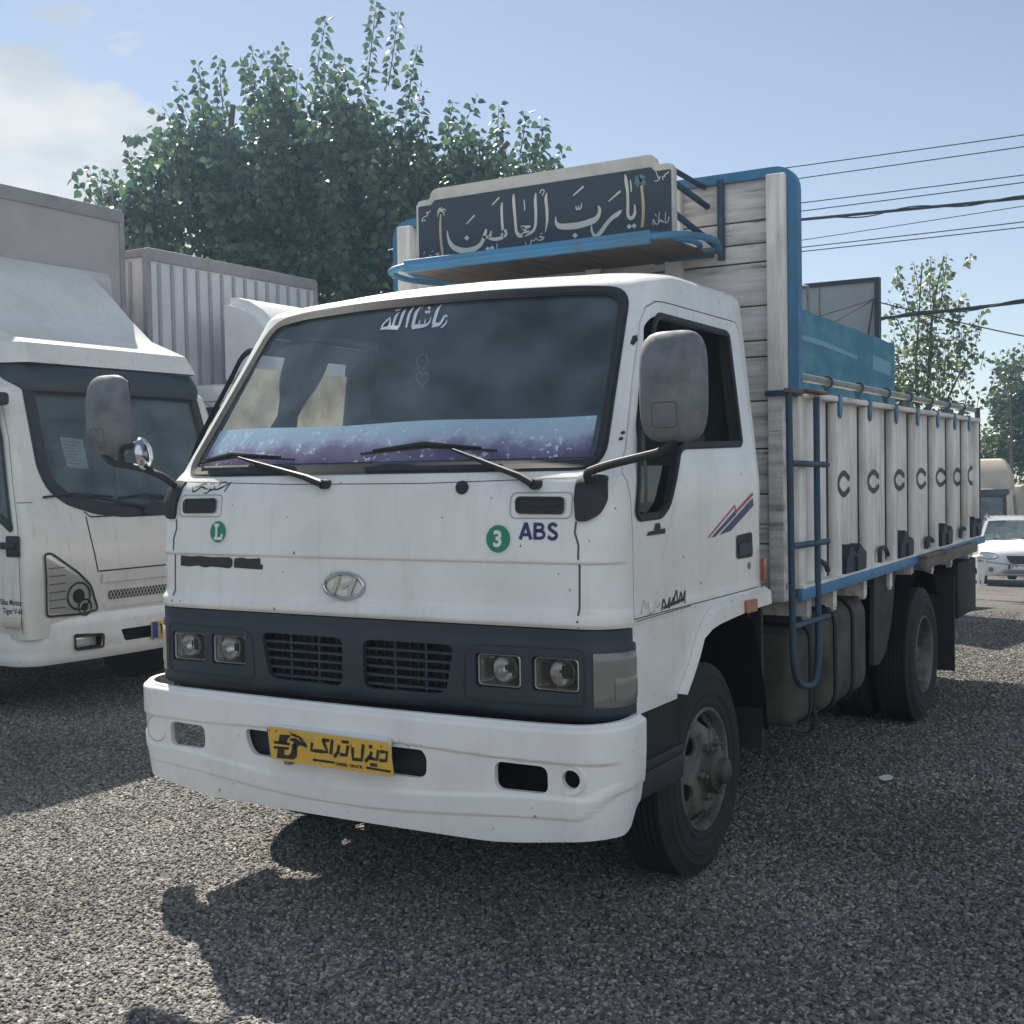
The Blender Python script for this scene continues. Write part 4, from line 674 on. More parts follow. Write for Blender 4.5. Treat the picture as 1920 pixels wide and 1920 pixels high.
def bumper():
    L=front_path(.150,1.062,.17,.42,90,.028)
    NZ=84
    def zs(t):
        e=abs(2*t-1); top=.738+.012*sm(.6,1,e); bot=.338+.045*sm(.45,.86,e)+.085*sm(.86,1,e)
        return [bot+(top-bot)*j/NZ for j in range(NZ+1)]
    def disp(x,y,z,j):
        ax=abs(x); t=j/NZ; d=0
        d+=-.02*(1-t)**3-.02*sm(.93,1,t)**2           # tucked under, rolled top edge
        up=.632-.012*sm(.25,.7,ax); lo=.458+.05*sm(.0,.9,ax)**1.2
        lo+=.05*sm(.95,1.05,ax)
        band=sm(up+.005,up-.005,z)*sm(lo-.005,lo+.005,z)*(1-sm(1.0,1.055,ax)); d-=.010*band
        l2=.393+.05*sm(.0,.95,ax)**1.2+.09*sm(.92,1.07,ax); d-=.0055*sm(l2+.003,l2-.003,z)
        return d
    B=tmp(thick_sheet(L,zs,disp,.02),M['whitebump'])
    def pr(poly,m=M['dark'],a=.05,b=.45):
        q=BM(); prism(q,poly,1,a,b); return tmp(q,m)
    cuts=[]
    for s in (-1,1):
        u0,u1=sorted((s*.636,s*.826)); cuts.append(pr(rpoly([(u0,.515),(u1,.518),(u1,.605),(u0,.607)],.03,5),M['whitebump']))
    cuts.append(pr(rpoly([(-.43,.617),(.36,.617),(.378,.59),(.374,.535),(.345,.52),(-.385,.524),(-.41,.55)],.03,4),M['whitebump']))
    cuts.append(pr(circ(.905,.572,.03,24),M['whitebump']))
    boolean(B,cuts); bp=finish(B,'bumper',truck,40)
    yb=lambda x:.150+.028*(x/.89)**2-0+.016
    for s in (-1,1):
        bm=BM(); lathe(bm,[(.052,-.003),(.047,-.004),(.04,.012 if s>0 else .002),(.031,.02 if s>0 else .003)]+([(.033,.024),(.054,.008)] if s>0 else [(0,.003)]),(s*.902,yb(.9)-.001,.572),1,32,s>0); build('fog_lamp_ring' if s>0 else 'blanked_fog_lamp',bm,M['whitebump'],bp)
        if s<0:
            bm=BM(); tube(bm,[(s*.902+.050*math.cos(2*PI*i/32),yb(.9)-.0045,.572+.050*math.sin(2*PI*i/32)) for i in range(32)],.0025,5,True); build('fog_lamp_groove',bm,M['scuff'],bp)
    bm=BM(); box(bm,(-.45,.20,.50),(.40,.225,.64)); build('backing_plate',bm,M['chassis'],bp)
    bm=BM(); box(bm,(.45,.40,.42),(1.0,.41,.68)); build('hole_shade_sheet',bm,M['chassis'],bp)  # dark sheet added behind the right bumper hole so it reads as shade
    bm=BM(); box(bm,(-.55,.42,.50),(.55,.50,.66),.01); build('crossbeam',bm,M['chassis'],truck)
    for s in (-1,1):
        bm=BM(); box(bm,(s*.5-.03,.2,.5),(s*.5+.03,.46,.58)); build('bumper_bracket',bm,M['chassis'],bp)
    # company plate
    def pf(u,v,o): return Vector((u,.112-o,v))
    bm=BM(); polyon(bm,rpoly(PLATE,.006,3),pf,.003); e=bmesh.ops.extrude_face_region(bm,geom=bm.faces[:])
    for v in [q for q in e['geom'] if isinstance(q,bmesh.types.BMVert)]: v.co.y+=.004
    bmesh.ops.recalc_face_normals(bm,faces=bm.faces[:])
    pl=build('number_plate',bm,M['yellow'],truck,30); pl['label']='yellow company plate with black eagle emblem'
    bm=BM()
    for p in PLATETXT: stroke(bm,[(a,b,w*1.12) for a,b,w in p],pf,None,.0045)
    for p in PLATEPOLY: polyon(bm,p,pf,.0045)
    text(bm,'DIESEL TRUCK',pf,.040,.5445,.0135,.0006,.0045,0,.117)
    for u,v in ((-.255,.637),(-.225,.638),(-.14,.632),(.108,.618),(.235,.628)): polyon(bm,circ(u,v,.0032,8),pf,.0045)
    build('lettering',bm,M['ink'],pl)
    bm=BM()
    def dk(u,z,o): return fr0(u,z,o)
    for x,z in ((-.235,.552),):
        pass
    box(bm,(-.262,.1205,.535),(.248,.148,.650)); build('plate_holder',bm,M['platewhite'],pl)
    bm=BM(); 
    box(bm,(-.212,.1305,.515),(-.188,.16,.53))
    build('plate_clip',bm,M['steel'],pl)
    bm=BM(); polyon(bm,[(-.2690,.640),(-.2555,.543),(-.2515,.538),(-.2655,.645)],pf,.0038); build('plate_strip',bm,M['plateblue'],pl)
bumper()
def rounded_block(w,d,h,n=8,p=4.0):
    # superellipsoid block centred at 0 (width x, depth y, height z)
    bm=BM(); bmesh.ops.create_uvsphere(bm,u_segments=32,v_segments=20,radius=1)
    for v in bm.verts:
        x,y,z=v.co; f=lambda a,k:math.copysign(abs(a)**(k),a)
        m=(abs(x)**p+abs(z)**p)**(1/p) if (abs(x)+abs(z))>0 else 1
        l=math.hypot(x,z); s=(l/m) if m>1e-6 else 1
        x*=s;z*=s; v.co=Vector((x*w/2,f(y,.8)*d/2,z*h/2))
    return bm
def mirrors():
    for s in (1,-1):
        c=Vector((s*1.228,.285,1.787)); bm=rounded_block(.215,.13,.335,p=4.2)
        for v in bm.verts:
            if v.co.y>.02: v.co.y=.02+(v.co.y-.02)*.25
            if v.co.y<-.0: v.co.y*=1-.35*max(0,abs(v.co.z)/.17)**3
            v.co+=c
        mi=build('mirror',bm,M['mirror'],truck,60)
        mi['label']='mirror nearest the wooden bed' if s>0 else 'mirror beside the other white truck'
        bm=BM(); q=rrect(-.09,-.15,.09,.15,.03); polyon(bm,[(c.x+a,c.z+b) for a,b in q],lambda u,v,o:Vector((u,c.y+.030,v)),0); build('mirror_glass',bm,M['mirrorglass'],mi)
        bm=BM(); stroke(bm,rrect(c.x-.045,c.z-.125,c.x+.035,c.z-.05,.012),lambda u,v,o:Vector((u,c.y-.0635+o+.25*(v-c.z+.05)**2*4,v)),.0022,0,True); build('mirror_rib',bm,M['hub'],mi)
        bm=BM()
        base=Vector((s*.915,.335,1.50))
        if s>0: pts=[base,base+Vector((.0,-.03,.03)),(1.0,.29,1.553),(1.19,.285,1.59),(1.235,.285,1.63)]
        else: pts=[base,base+Vector((-.0,-.06,.04)),(-1.0,.25,1.575),(-1.20,.26,1.602),(-1.262,.275,1.64),(-1.262,.285,1.68)]
        tube(bm,arcpts(pts,.06),.0135,10); arm=build('mirror_arm',bm,M['rubber'],mi)
        if s<0:
            bm=BM(); tube(bm,arcpts([(-1.13,.255,1.592),(-1.14,.262,1.66),(-1.03,.25,1.672)],.03),.012,8); build('arm_brace',bm,M['rubber'],mi)
            bm=BM(); lathe(bm,[(0,-.028),(.035,-.026),(.06,-.012),(.066,.0),(.064,.010),(.056,.010),(.03,.004),(0,.002)],(0,0,0),1,28)
            rot=Matrix.Rotation(R(14),4,'X')@Matrix.Rotation(R(118),4,'Z')
            bmesh.ops.transform(bm,matrix=Matrix.Translation((-.985,.235,1.632))@rot,verts=bm.verts[:]); rm=build('round_mirror',bm,M['chrome'],mi,40)
    # damage marks on the pillar
    bm=BM(); polyon(bm,[(.893,2.0),(.905,2.003),(.912,1.985),(.905,1.965),(.893,1.972)],lambda u,v,o:fr(u,v,.002),0); build('paint_chip',bm,M['ink'],truck)
    for z in (1.66,1.64):
        bm=BM(); polyon(bm,circ(.955,z,.006,10),fr,.002); build('pillar_hole',bm,M['ink'],truck)
mirrors()
def interior():
    bm=BM(); box(bm,(-.93,.50,1.02),(.93,.86,1.46),.06,3); box(bm,(.22,.70,1.2),(.72,.92,1.50),.05,3); build('dashboard',bm,M['dark'],truck)
    bm=BM(); c=Vector((.46,.93,1.52)); ax=Matrix.Rotation(R(-55),3,'X'); ring=[c+ax@Vector((.2*math.cos(2*PI*i/32),.2*math.sin(2*PI*i/32),0)) for i in range(32)]
    tube(bm,ring,.014,8,True); 
    for a in (90,210,330): tube(bm,[c+ax@Vector((0,0,-.04)),c+ax@Vector((.19*math.cos(R(a)),.19*math.sin(R(a)),0))],.012,6)
    tube(bm,[c,c+Vector((0,-.25,-.2))],.03,8); build('steering_wheel',bm,M['rubber'],truck)
    for x in (.46,-.46,0.0):
        bm=BM(); w=.25 if x else .17; box(bm,(x-w,1.02,1.0),(x+w,1.5,1.22),.06,3); box(bm,(x-w,1.40,1.15),(x+w,1.58,1.78),.06,3)
        if x: box(bm,(x-.14,1.44,1.80),(x+.14,1.54,2.0),.05,3)
        build('seat',bm,M['seat'],truck)
    # gathered curtains by the side windows
    for s,y0,y1,z0,z1 in ((1,1.28,1.48,1.62,2.14),(-1,.74,1.02,1.60,2.12)):
        bm=BM(); n=40; cols=[]
        for i in range(n+1):
            t=i/n; rows=[]
            for k in range(9):
                q=k/8; z=z1+(z0-z1)*q; tie=1-.55*math.exp(-((q-.62)/.22)**2); y=y0+.12*q*(0 if s>0 else -.6)+(y1-y0)*(.5+(t-.5)*tie)+ (z-1.56)*.30*(s<0)
                rows.append(bm.verts.new((s*(.85-.09*(z-1.56))+.018*math.sin(t*40)*tie,y,z)))
            cols.append(rows)
        for A,B in zip(cols,cols[1:]):
            for k in range(8): bm.faces.new((A[k],B[k],B[k+1],A[k+1]))
        build('curtain',bm,M['curtain'],truck,60)
interior()
def wheel(x,y,z,side,name='front'):
    # one wheel; outer face towards side*x ; built as tyre > tread, rim
    s=side; bm=BM(); Rr=.40; w=.215
    prof=[(.226,-.012),(.232,-.004),(.248,.0),(.254,.003),(.258,.001),(.285,.005),(.288,.008),(.318,.009),(.321,.006),(.345,.004),(.350,.006),(.354,.002),(.372,-.006),(.390,-.020)]
    tread=[]; n=7
    for i in range(n):
        a=-.022-(w-.044)*i/n; b=-.022-(w-.044)*(i+.72)/n; c2=-.022-(w-.044)*(i+1)/n
        tread+=[(Rr,a),(Rr,b),(Rr-.009,b-.002),(Rr-.009,c2+.002)]
    prof+=tread[:-2]+[(.390,-w+.02),(.372,-w+.006),(.345,-w),(.26,-w),(.226,-w+.012)]
    prof=[(r,h*s) for r,h in prof]
    lathe(bm,prof,(x,y,z),0,64,True); ty=build('tyre',bm,M['tyre'],truck,40)
    d=[(.209,-.040),(.200,-.046),(.188,-.034),(.165,-.004),(.150,.006),(.118,.012),(.085,.012)] if name=='front' else [(.209,-.09),(.19,-.105),(.16,-.125),(.12,-.13),(.085,-.13)]
    bm=BM(); lathe(bm,[(r,h*s) for r,h in d]+[(r,(h-.012)*s) for r,h in reversed(d)],(x,y,z),0,64,True); o=tmp(bm,M['rim'])
    cuts=[]
    for i in range(6):
        a=2*PI*i/6+.35; b=BM(); rr=.176 if name=='front' else .175
        pts=[(math.cos(t)*.026,math.sin(t)*.04) for t in [2*PI*j/18 for j in range(18)]]
        P=[(y+ (rr+u)*math.cos(a)-v*math.sin(a), z+(rr+u)*math.sin(a)+v*math.cos(a)) for u,v in pts]; prism(b,P,0,x-.2,x+.2); cuts.append(tmp(b,M['rim']))
    boolean(o,cuts); bm=BM(); bm.from_mesh(o.data)
    lathe(bm,[(r,h*s) for r,h in [(.230,-.016),(.233,-.004),(.228,.003),(.220,.0),(.214,-.010),(.209,-.04),(.206,-.17),(.222,-.19),(.214,-.15)]],(x,y,z),0,64,True); bm.to_mesh(o.data); bm.free()
    rim=finish(o,'rim',ty,35)
    bm=BM(); q=.0 if name=='front' else -.13
    lathe(bm,[(.10,(q-.02)*s),(.10,(q+.012)*s),(.082,(q+.02)*s),(.075,(q+.05)*s),(.05,(q+.062)*s),(.046,(q+.085)*s),(.03,(q+.094)*s),(0,(q+.095)*s)],(x,y,z),0,32)
    hb=build('hub',bm,M['hub'],ty,35)
    for i in range(6):
        a=2*PI*i/6; bm=BM(); cc=(x+s*(q+.02),y+.105*math.cos(a),z+.105*math.sin(a)); lathe(bm,[(.015,-.02*s),(.015,.014*s),(.009,.016*s),(.009,.03*s),(0,.03*s)],cc,0,6); build('wheel_nut',bm,M['rim'],hb)
for s in (1,-1):
    wheel(s*.962,1.172,.40,s)
    wheel(s*1.068,4.42,.40,s,'rear'); wheel(s*.80,4.42,.40,-s if False else s,'rear')
def chassis():
    bm=BM()
    for s in (-1,1): box(bm,(s*.40-.035,.45,.56),(s*.40+.035,6.35,.76))
    for y in (.6,1.9,2.9,3.6,5.2,6.3): box(bm,(-.40,y-.04,.60),(.40,y+.04,.72))
    build('chassis_frame',bm,M['chassis'],truck)
    bm=BM(); tube(bm,[(-.9,1.172,.40),(.9,1.172,.40)],.05,10); tube(bm,[(-1.0,4.42,.40),(1.0,4.42,.40)],.08,12); lathe(bm,[(0,-.2),(.18,-.14),(.2,0),(.18,.14),(0,.2)],(0,4.42,.40),0,20); tube(bm,[(0,1.5,.62),(0,4.4,.42)],.045,10)
    build('axles',bm,M['hub'],truck)
    bm=BM(); box(bm,(-.35,.55,.50),(.35,1.75,1.0),.05); build('engine',bm,M['chassis'],truck)
    for s in (-1,1):
        bm=BM()   # inner wheel housing and step
        pts=[(.72,.60),(.80,.78),(.93,.93),(1.1,.985),(1.45,.99),(1.62,.90),(1.74,.62),(1.78,.44)]
        A=[bm.verts.new((s*.60,y,z)) for y,z in pts]; B=[bm.verts.new((s*1.0,y,z)) for y,z in pts]
        for i in range(len(pts)-1): bm.faces.new((A[i],A[i+1],B[i+1],B[i]))
        C=[bm.verts.new((s*.60,y,z)) for y,z in ((1.78,.44),(.72,.40))]; bm.faces.new(A+C)
        bmesh.ops.solidify(bm,geom=bm.faces[:],thickness=.008); build('wheel_housing',bm,M['chassis'],truck)
        bm=BM(); box(bm,(s*.96-.07,.42,.545),(s*.96+.07,.80,.58),.006); box(bm,(s*.985-.045,.42,.46),(s*.985+.045,.80,.545),.006)
        for i in range(12):
            for j in range(4): box(bm,(s*.96-.06+.03*j,.435+.03*i,.580),(s*.96-.045+.03*j,.445+.03*i,.584))
        if s>0: build('step',bm,M['dark'],truck)
        else: bm.free()
        bm=BM(); box(bm,(s*.99-.02,.44,.58),(s*.99+.02,.78,.76)); build('step_riser',bm,M['chassis'],truck)
        bm=BM(); box(bm,(s*.76-.22,1.76,.36),(s*.76+.22,1.785,.97)); build('splash_guard',bm,M['dark'],truck)
        # rear mudguard, mud flap
        bm=BM(); pts=[(3.50,.46),(3.62,.45),(3.76,.50),(3.90,.66),(4.0,.93),(3.52,.93)]; prism(bm,pts,0,s*.99-.012,s*.99+.012); build('mudguard',bm,M['tankblue'],truck)
        bm=BM(); pts=[(3.92,.52),(4.0,.72),(4.15,.86),(4.42,.905),(4.68,.86),(4.85,.72)]; A=[bm.verts.new((s*.55,y,z)) for y,z in pts]; B=[bm.verts.new((s*1.06,y,z)) for y,z in pts]
        for i in range(len(pts)-1): bm.faces.new((A[i],A[i+1],B[i+1],B[i]))
        bmesh.ops.solidify(bm,geom=bm.faces[:],thickness=.01); build('mudguard',bm,M['chassis'],truck)
        bm=BM(); box(bm,(s*.79-.24,5.36,.16),(s*.79+.27,5.375,.80)); build('mud_flap',bm,M['rubber'],truck)
        bm=BM(); box(bm,(s*.82-.2,5.6,.48),(s*.82+.22,6.25,.86),.01); build('tool_box',bm,M['chassis'],truck)
    # tanks on the near side
    bm=BM(); box(bm,(.55,2.16,.36),(.985,2.45,.80),.06,4); tk=build('air_tank',bm,M['tank'],truck,40)
    bm=BM()
    for y in (2.40,): 
        q=rrect(.545,.355,.99,.806,.065); stroke(bm,q,lambda u,v,o,y=y:Vector((u,y,v)),.002,0,True); tube(bm,[(u,y,v) for u,v in q],.009,6,True)
    build('strap',bm,M['rubber'],tk)
    bm=BM(); box(bm,(.50,2.62,.33),(.985,3.48,.86),.10,5); tk=build('fuel_tank',bm,M['tank'],truck,40)
    bm=BM(); q=rrect(.492,.322,.993,.868,.105)
    for y in (2.80,3.12): tube(bm,[(u,y,v) for u,v in q],.011,6,True)
    build('strap',bm,M['rubber'],tk)
    bm=BM(); tube(bm,[(.93,2.72,.80),(.99,2.71,.86)],.04,14); build('filler_cap',bm,M['hub'],tk)
    bm=BM(); tube(bm,arcpts([(.99,2.44,.42),(1.0,2.46,.33),(.96,2.44,.28),(.9,2.4,.30)],.04),.012,6); tube(bm,[(.93,1.74,.98),(.93,1.75,.86),(.94,1.74,.72)],.008,6); tube(bm,[(.92,1.62,.96),(.93,1.72,.90),(.92,1.80,.93)],.008,6); build('hose',bm,M['rubber'],truck)
chassis()
def bed():
    # floor, cross beams, rails
    bm=BM(); box(bm,(-1.03,2.10,.958),(1.03,6.46,.998)); build('bed_floor',bm,M['oldwood'],truck)
    for y in (2.30,2.71,3.267,3.815,4.336,4.9,5.486,6.1):
        bm=BM(); box(bm,(-1.02,y-.03,.86),(1.02,y+.03,.957)); box(bm,(.985,y-.008,.842),(1.012,y+.045,.949)); build('cross_beam',bm,M['wy'] ,truck)
    for s in (-1,1):
        bm=BM(); box(bm,(s*1.042-.012,2.09,.948),(s*1.042+.012,6.56,1.0),.004); build('bottom_rail',bm,M['blue'],truck,label='blue rail along the bed floor')
        bm=BM(); box(bm,(s*1.02-.03,2.12,1.0),(s*1.02+.03,6.42,1.012)); build('rail_top_board',bm,M['wz'],truck)
    bm=BM(); box(bm,(1.05,4.34,.918),(1.10,5.98,.985),.006); box(bm,(1.056,4.33,.986),(1.108,4.9,1.0),.004); build('side_plank',bm,M['oldwood'],truck)
    stk=[2.10,2.689,3.243,3.81,4.338,4.898,5.44,5.944]
    for s in (-1,1):
        sp=None
        bm=BM(); ys=[2.14]+stk[1:]+[6.40]
        for a,b in zip(ys,ys[1:]): box(bm,(s*.980-.016,a+.002,1.0),(s*.980+.016,b-.02,1.846),.002)
        sp=build('side_boards',bm,M['wz'],truck)
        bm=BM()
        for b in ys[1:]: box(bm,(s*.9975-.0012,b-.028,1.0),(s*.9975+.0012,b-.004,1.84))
        build('painted_gap_shade',bm,M['ink'],sp)  # dark strips laid on the board ends to stand for the gap's shade
        bm=BM(); box(bm,(s*.972-.004,2.14,1.0),(s*.972+.004,6.40,1.84)); build('gap_light_block',bm,M['oldwood'],sp)  # sheet added behind the side boards to stop light through the gaps
        for i,y in enumerate(stk):
            bm=BM()
            if i==0: box(bm,(s*1.0-.07,2.10,1.0),(s*1.0+.04,2.20,1.856),.006)
            else: box(bm,(s*1.018-.024,y,.999),(s*1.018+.024,y+.072,1.842),.004)
            build('stake',bm,M['wz'],sp)
        bm=BM(); box(bm,(s*1.0-.04,6.36,1.0),(s*1.0+.038,6.43,1.846),.004); build('stake',bm,M['wz'],sp)
        bm=BM(); box(bm,(s*1.005-.05,2.30,1.845),(s*1.005+.044,6.43,1.872),.005); build('cap_rail',bm,M['wy'],sp)
        for y in stk[1:]:
            bm=BM(); pts=[(y+.005,1.876),(y+.052,1.876),(y+.052,1.79),(y+.028,1.766),(y+.005,1.79)]; prism(bm,pts,0,s*1.052-.004,s*1.052+.004); box(bm,(s*1.01-.05,y+.005,1.873),(s*1.01+.045,y+.052,1.879)); st=build('strap',bm,M['blue'],sp)
            bm=BM(); yb=y-.065; box(bm,(s*1.015-.012,yb-.012,1.872),(s*1.015+.012,yb+.012,1.915)); tube(bm,[(s*1.015+.026*math.cos(a),yb,1.935+.026*math.sin(a)) for a in [2*PI*k/16 for k in range(16)]],.006,6,True); build('pipe_bracket',bm,M['bluedark'],sp)
        bm=BM(); tube(bm,[(s*1.015,2.11,1.937),(s*1.015,4,1.935),(s*1.015,6.36,1.930)],.018,14); build('top_pipe',bm,M['steel'],sp)
        bm=BM(); box(bm,(s*1.03-.02,6.41,.96),(s*1.03+.012,6.445,1.95)); build('corner_post',bm,M['navy'],truck)
        if s>0:
            for p,q in zip(C,CS):
                bm=BM()
                for xx,R_ in ((.9965,p),(1.0425,q)):
                    for r in R_: stroke(bm,r,lambda u,v,o,xx=xx:Vector((xx+o,u,v)),.029,.0025)
                build('letter_mark',bm,M['ink'],sp)
            for p in HOOK:
                bm=BM(); tube(bm,[(1.02,a[0],a[1]) for a in spl(p,4)],.013,8); build('hook',bm,M['navy'],sp)
            for a,b,tops in ((2.78,3.13,[(2.86,1.155),(3.07,1.15)]),(3.89,4.19,[(4.02,1.168),(4.20,1.12)]),(4.985,5.32,[(5.10,1.16),(5.33,1.135)]),(6.03,6.38,[(6.12,1.163),(6.40,1.14)])):
                bm=BM(); m=(a+b)/2; q=[(a,1.012),(a+.01,1.095),(a+.05,1.115),(tops[0][0],tops[0][1]),(tops[0][0]+.06,1.125),(m+.02,1.10),(tops[1][0]-.08,1.118),(tops[1][0]-.03,tops[1][1]),(b+.03,1.10),(b+.02,1.012)]
                prism(bm,q,0,1.0,1.058,.006); box(bm,(1.055,m-.012,1.015),(1.07,m+.012,1.09),.003); build('latch',bm,M['navy'],sp)
    bm=BM(); box(bm,(-1.0,6.40,1.0),(1.0,6.44,1.38),.004); build('tailgate',bm,M['wx'],truck)
    for x in (-.85,-.3,.3,.85):
        bm=BM(); box(bm,(x-.05,6.441,1.0),(x+.05,6.48,1.37)); build('tailgate_batten',bm,M['wx'],truck)
    # headboard
    zs=[.98,1.20,1.42,1.62,1.83,2.024,2.095,2.247,2.438,2.52,2.62,2.80]
    hb=None; bm=BM()
    for a,b in zip(zs,zs[1:]):
        j=random.uniform(-.003,.003); box(bm,(-.95,2.055+j,a+.003),(.95,2.085+j,b-.003),.004)
    hb=build('headboard',bm,M['wx'],truck)
    bm=BM(); box(bm,(-.95,2.089,.98),(.95,2.096,2.79)); build('gap_light_block',bm,M['oldwood'],hb)  # added behind the planks to block sky light, keeping the gaps dark
    for x in (.495,-.50,.09):
        bm=BM(); box(bm,(x-.04,2.015,1.0),(x+.04,2.056,2.55 if abs(x)<.2 else 2.80),.004); build('batten',bm,M['wz'],hb)
    for s in (-1,1):
        bm=BM(); box(bm,(s*.978-.042,2.0,1.868),(s*.978+.042,2.08,2.80),.006); build('post',bm,M['wz'],hb)
        bm=BM(); box(bm,(s*.966-.034,2.01,.95),(s*.966+.034,2.08,1.855),.006); build('post',bm,M['wx'],hb)
        bm=BM(); box(bm,(s*.99-.065,1.99,1.845),(s*.99+.07,2.10,1.868),.003); build('post_bracket',bm,M['bluedark'],hb)
    bm=BM(); r=.07
    def frame_path(dx): return arcpts([(-1.045+dx,2.06,1.86),(-1.045+dx,2.06,2.815-dx),(1.045-dx,2.06,2.815-dx),(1.045-dx,2.06,1.86)],.085,7)
    P=frame_path(0); rings=[]
    for i,p in enumerate(P):
        a=P[max(0,i-1)];b=P[min(len(P)-1,i+1)]; t=(b-a).normalized(); n=Vector((t.z,0,-t.x)); w=.021; d=.03
        rings.append([bm.verts.new(p+n*w+Vector((0,-d,0))),bm.verts.new(p+n*w+Vector((0,d,0))),bm.verts.new(p-n*w+Vector((0,d,0))),bm.verts.new(p-n*w+Vector((0,-d,0)))])
    for A,B in zip(rings,rings[1:]):
        for j in range(4): bm.faces.new((A[j],A[(j+1)%4],B[(j+1)%4],B[j]))
    bm.faces.new(rings[0]);bm.faces.new(rings[-1][::-1])
    bmesh.ops.bevel(bm,geom=[e for e in bm.edges if len(e.link_faces)==2 and e.calc_face_angle(0)>.8],offset=.006,segments=2,affect='EDGES')
    build('tube_frame',bm,M['blue'],hb,40)
    # ladder on the near side
    bm=BM(); tube(bm,arcpts([(1.055,1.925,1.86),(1.06,1.935,.60),(1.06,2.30,.545),(1.055,2.318,1.85)],.16,8),.0145,10); ld=build('ladder',bm,M['bluedark'],truck)
    for z in (1.553,1.20,.855):
        bm=BM(); tube(bm,[(1.062,1.93,z),(1.066,2.44,z-.008)],.014,10); build('rung',bm,M['bluedark'],ld)
    bm=BM(); box(bm,(1.04,1.90,1.852),(1.075,2.08,1.872),.003); box(bm,(1.03,2.10,1.862),(1.09,2.40,1.876),.004); build('ladder_top',bm,M['oldwood'],ld)
bed()
def sign():
    y=1.66
    half=[(.657,2.49),(.657,2.80),(.645,2.818),(.63,2.823),(.585,2.824),(.577,2.835),(.573,2.852),(.558,2.866),(.54,2.87)]
    out=half+[(-x,z) for x,z in reversed(half)]
    bm=BM(); prism(bm,out,1,y,y+.03); sg=build('slogan_board',bm,M['signwhite'],truck,30); sg['label']='black board with cream calligraphy above the cab'
    inn=[(.645,2.50),(.645,2.79),(.640,2.796),(.572,2.796),(.552,2.816)]; inn=inn+[(-x,z) for x,z in reversed(inn)]
    f=lambda u,v,o:Vector((u,y-o,v))
    bm=BM(); polyon(bm,inn,f,.002); build('painted_field',bm,M['signdark'],sg)
    bm=BM()
    for p in SIGN: stroke(bm,spl(p),f,None,.0035,False,.01)
    for p in SIGNDOT: polyon(bm,p,f,.0045)
    build('lettering',bm,M['letter'],sg)
    for t,fr_,m2 in ((TRUNK[0],FROND[:6],'letter'),(TRUNK[1],FROND[6:],'palmteal')):
        bm=BM(); stroke(bm,spl(t),f,None,.004); a=build('painted_palm',bm,M['palmtan'],sg)
        bm=BM()
        for p in fr_: stroke(bm,spl(p),f,None,.005)
        build('palm_leaves',bm,M[m2],a)
    # blue rack it stands on
    bm=BM(); P=arcpts([(-.40,2.04,2.49),(-.72,2.04,2.485),(-.82,1.80,2.487),(-.76,1.56,2.488),(-.62,1.475,2.488),(.62,1.475,2.488),(.76,1.50,2.488),(.83,1.68,2.487),(.74,1.96,2.485),(.40,2.04,2.485)],.10,6); tube(bm,P,.015,10)
    for s in (-1,1): tube(bm,arcpts([(s*.62,1.56,2.495),(s*.72,1.66,2.494),(s*.72,1.82,2.493),(s*.60,1.98,2.492)],.08,5),.012,8)
    rk=build('roof_rack',bm,M['blue'],truck)
    bm=BM(); box(bm,(-.60,1.464,2.458),(.63,1.49,2.514),.005); box(bm,(-.62,1.50,2.508),(.64,1.655,2.514)); build('rack_lip',bm,M['blue'],rk)
    bm=BM()
    for a,b in ((-.66,-.22),(-.218,.25),(.252,.68)): box(bm,(a,1.502,2.478),(b,2.05,2.490))
    build('rack_floor',bm,M['oldwood'],rk)
    for s in (-1,1):
        bm=BM(); tube(bm,[(s*.60,1.69,2.78),(s*.66,2.03,2.70)],.014,8); tube(bm,[(s*.64,1.69,2.80),(s*.64,2.04,2.79)],.012,8); tube(bm,arcpts([(s*.64,1.69,2.62),(s*.66,1.85,2.58),(s*.70,2.03,2.52)],.1),.014,8); tube(bm,[(s*.72,2.035,2.46),(s*.72,2.035,2.81)],.018,8); build('rack_stay',bm,M['bluedark'],rk)
sign()
# charm hanging behind the windscreen
def charm():
    c=Vector((-.045,.80,1.975)); e=empty('hanging_charm',(c.x,c.y,1.86),0,'small silver ring and heart charm hanging behind the windscreen of the slogan truck','charm')
    mi=e.matrix_basis.inverted()
    bm=BM(); tube(bm,[(c.x+.026*math.cos(a),c.y,c.z+.026*math.sin(a)) for a in [2*PI*k/24 for k in range(24)]],.003,6,True); o=build('ring',bm,M['decalwhite'],e); 
    bm=BM(); stroke(bm,[(c.x-.012,c.z),(c.x+.014,c.z)],lambda u,v,o:Vector((u,c.y,v)),.006,0); tube(bm,[(c.x,c.y,2.18),(c.x,c.y,c.z+.026)],.0012,4); o2=build('cord',bm,M['steel'],e)
    P=[]
    for i in range(28):
        t=2*PI*i/28; P.append((c.x-.002+.0021*16*math.sin(t)**3*.85,c.y,c.z-.068+.0021*(13*math.cos(t)-5*math.cos(2*t)-2*math.cos(3*t)-math.cos(4*t))*.95))
    bm=BM(); tube(bm,P,.003,6,True); o3=build('heart',bm,M['decalwhite'],e)
    for q in (o,o2,o3): q.matrix_parent_inverse=Matrix.Translation((-e.location.x,-e.location.y,-e.location.z))
charm()
